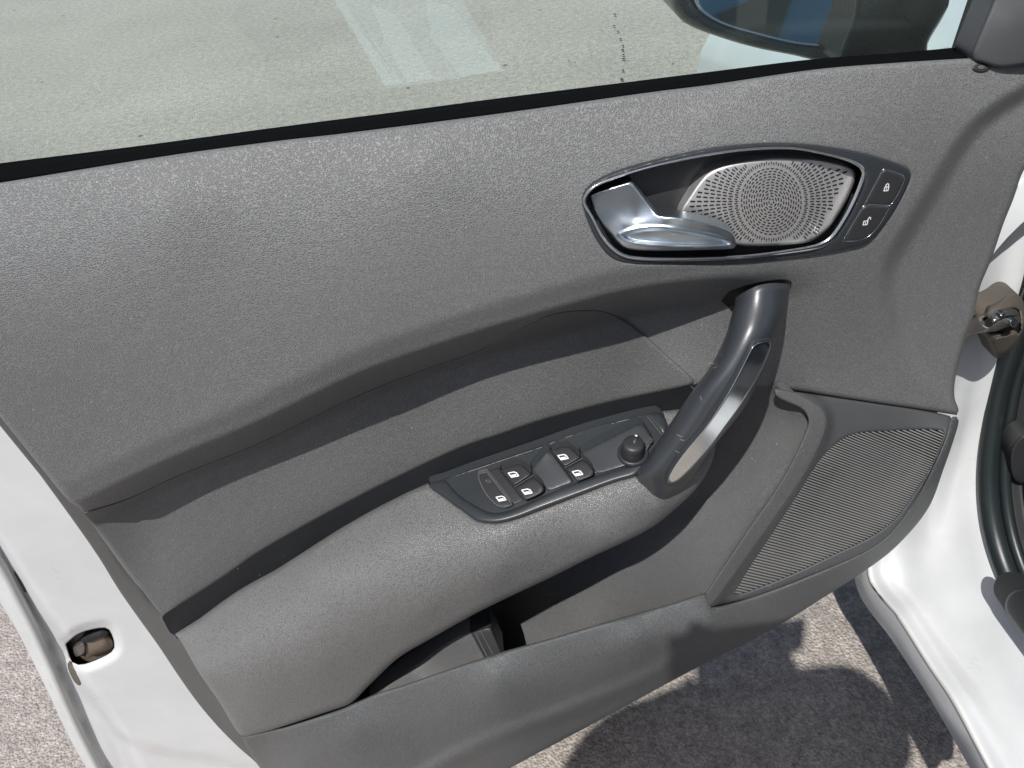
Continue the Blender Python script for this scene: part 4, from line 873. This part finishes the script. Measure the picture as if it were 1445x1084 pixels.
def sub_set(name, keys, edges, grow, mt):
    i2 = {k: i for i, k in enumerate(keys)}
    rr = [tuple(x+grow for x in R_[k]) if isinstance(R_[k], tuple) else R_[k]+grow for k in keys]
    return skinned(name, [J[k] for k in keys], [(i2[a], i2[b]) for a, b in edges], rr, mt, man)
sub_set('shirt', ['pel', 'sp', 'ch', 'ls', 'le', 'rs', 're'], [('pel', 'sp'), ('sp', 'ch'), ('ch', 'ls'), ('ls', 'le'), ('ch', 'rs'), ('rs', 're')], .024, M_SHIRT)
sub_set('trousers', ['pel', 'lh', 'lk', 'la', 'rh', 'rk', 'ra'], [('pel', 'lh'), ('lh', 'lk'), ('lk', 'la'), ('pel', 'rh'), ('rh', 'rk'), ('rk', 'ra')], .016, M_JEAN)
skinned('coat', [(PX, PY-.01, 1.27), (PX, PY-.01, 1.02), (PX, PY-.01, .80), (PX, PY-.01, .55)], [(0, 1), (1, 2), (2, 3)], [(.20, .12), (.19, .12), (.21, .13), (.23, .14)], M_SHIRT, man)  # wide coat added to broaden the figure's cast shadow
for s, k in ((-1, 'lp'), (1, 'rp')):
    p = np.array(J[k])
    for i in range(4):
        b0 = p+np.array([s*.004, .012, .030-.017*i]); ln = (.030, .034, .031, .024)[i]
        skinned('finger', [b0, b0+[-s*ln*.5, .018, 0], b0+[-s*ln*1.1, .014, -.001], b0+[-s*ln*1.6, .002, -.002]], [(0, 1), (1, 2), (2, 3)], [.0085, .008, .0075, .006], M_SKIN, man, sub=1)
    b0 = p+np.array([-s*.008, -.012, .018])
    skinned('thumb', [b0, b0+[-s*.018, -.012, .012], b0+[-s*.036, -.010, .016]], [(0, 1), (1, 2)], [.011, .0095, .008], M_SKIN, man, sub=1)
skinned('hair', [(PX, PY+.03, 1.49), (PX, PY+.01, 1.53), (PX, PY-.03, 1.48), (PX, PY-.035, 1.41)], [(0, 1), (0, 2), (2, 3)], [(.078, .085), (.05, .05), (.07, .05), (.05, .03)], M_HAIR, man)
for s in (-1, 1):
    skinned('ear', [(PX+s*.076, PY+.045, 1.465), (PX+s*.079, PY+.04, 1.445)], [(0, 1)], [(.008, .016), (.007, .012)], M_SKIN, man, sub=1)
    lathe_c = np.array([PX+s*.031, PY+.098, 1.475]); tube('eye', [lathe_c, lathe_c+[0, .008, 0]], .010, M_ICON, man)
skinned('nose', [(PX, PY+.11, 1.47), (PX, PY+.134, 1.44)], [(0, 1)], [.008, .013], M_SKIN, man, sub=1)
tube('mouth', [(PX-.022, PY+.104, 1.41), (PX, PY+.112, 1.408), (PX+.022, PY+.104, 1.41)], .005, M_RUST, man)
ph = box('phone', (-.083, -.524, 1.100), (.072, -.516, 1.186), M_BLK, None, .003); ph['label'] = 'black phone held level in both hands in front of the door'; ph['category'] = 'phone'

# a blue car parked behind, seen in the door mirror
BC = root('blue_car', 'blue parked car with dark windows reflected in the door mirror', 'car', (-3.4, -2.2, 0))
prof = [(-4.2, .35), (-4.25, .70), (-3.9, .86), (-3.2, .95), (-2.5, 1.40), (-1.0, 1.45), (-.35, 1.02), (.0, .93), (.05, .40), (0, .28), (-4.1, .26)]
def carside(name, pf_, x0, x1, mt, par, inset=.0):
    V = [(x, y, z) for x in (x0, x1) for y, z in pf_]; n = len(pf_)
    return link(name, V, [tuple(range(n))[::-1], tuple(n+i for i in range(n))]+[(i, (i+1) % n, n+(i+1) % n, n+i) for i in range(n)], mt, par, smooth=False)
lowp = [(y, min(z, .95)) for y, z in prof]
carside('body', [(y, z) for y, z in [(-4.2, .35), (-4.25, .70), (-3.9, .88), (-3.2, .96), (-.35, .98), (0, .90), (.05, .40), (0, .28), (-4.1, .26)]], -4.3, -2.6, M_BLUE, BC)
carside('cabin', [(-3.25, .955), (-2.5, 1.38), (-1.1, 1.42), (-.38, .975)], -4.15, -2.72, M_BLUE, BC)
carside('side_window', [(-3.05, .985), (-2.42, 1.33), (-1.45, 1.345), (-1.45, .985)], -2.74, -2.705, M_DGL, BC)
carside('side_window', [(-1.20, .985), (-1.20, 1.36), (-1.14, 1.36), (-.60, .99)], -2.74, -2.705, M_DGL, BC)
tube('mirror_rim', [(-2.44, -1.27, 1.02), (-2.43, -1.27, 1.02)], .055, M_CHR, BC, seg=18)
for yy in (-3.45, -.75):
    w = tube('wheel', [(-2.80, yy, .31), (-2.58, yy, .31)], .31, M_SEAL, BC, seg=36); tube('rim', [(-2.66, yy, .31), (-2.565, yy, .31)], .19, M_CHR, w, seg=24)
link('door_mirror', *(lambda c: ([(c[0]+a*.11, c[1]+b*.05, c[2]+d*.07) for a in (-1, 1) for b in (-1, 1) for d in (-.8, 1)], [(0, 1, 3, 2), (4, 6, 7, 5), (0, 4, 5, 1), (2, 3, 7, 6), (0, 2, 6, 4), (1, 5, 7, 3)]))((-2.52, -1.27, 1.02)), M_BLK, BC, smooth=False)
tube('headlight', [(-2.75, -.02, .70), (-2.75, .03, .69)], .10, M_CHR, BC, seg=18)
tube('tail_light', [(-2.70, -4.26, .74), (-2.70, -4.20, .74)], .08, M_RUST, BC, seg=18)


BC.location = (-3.5, -.75, 0)
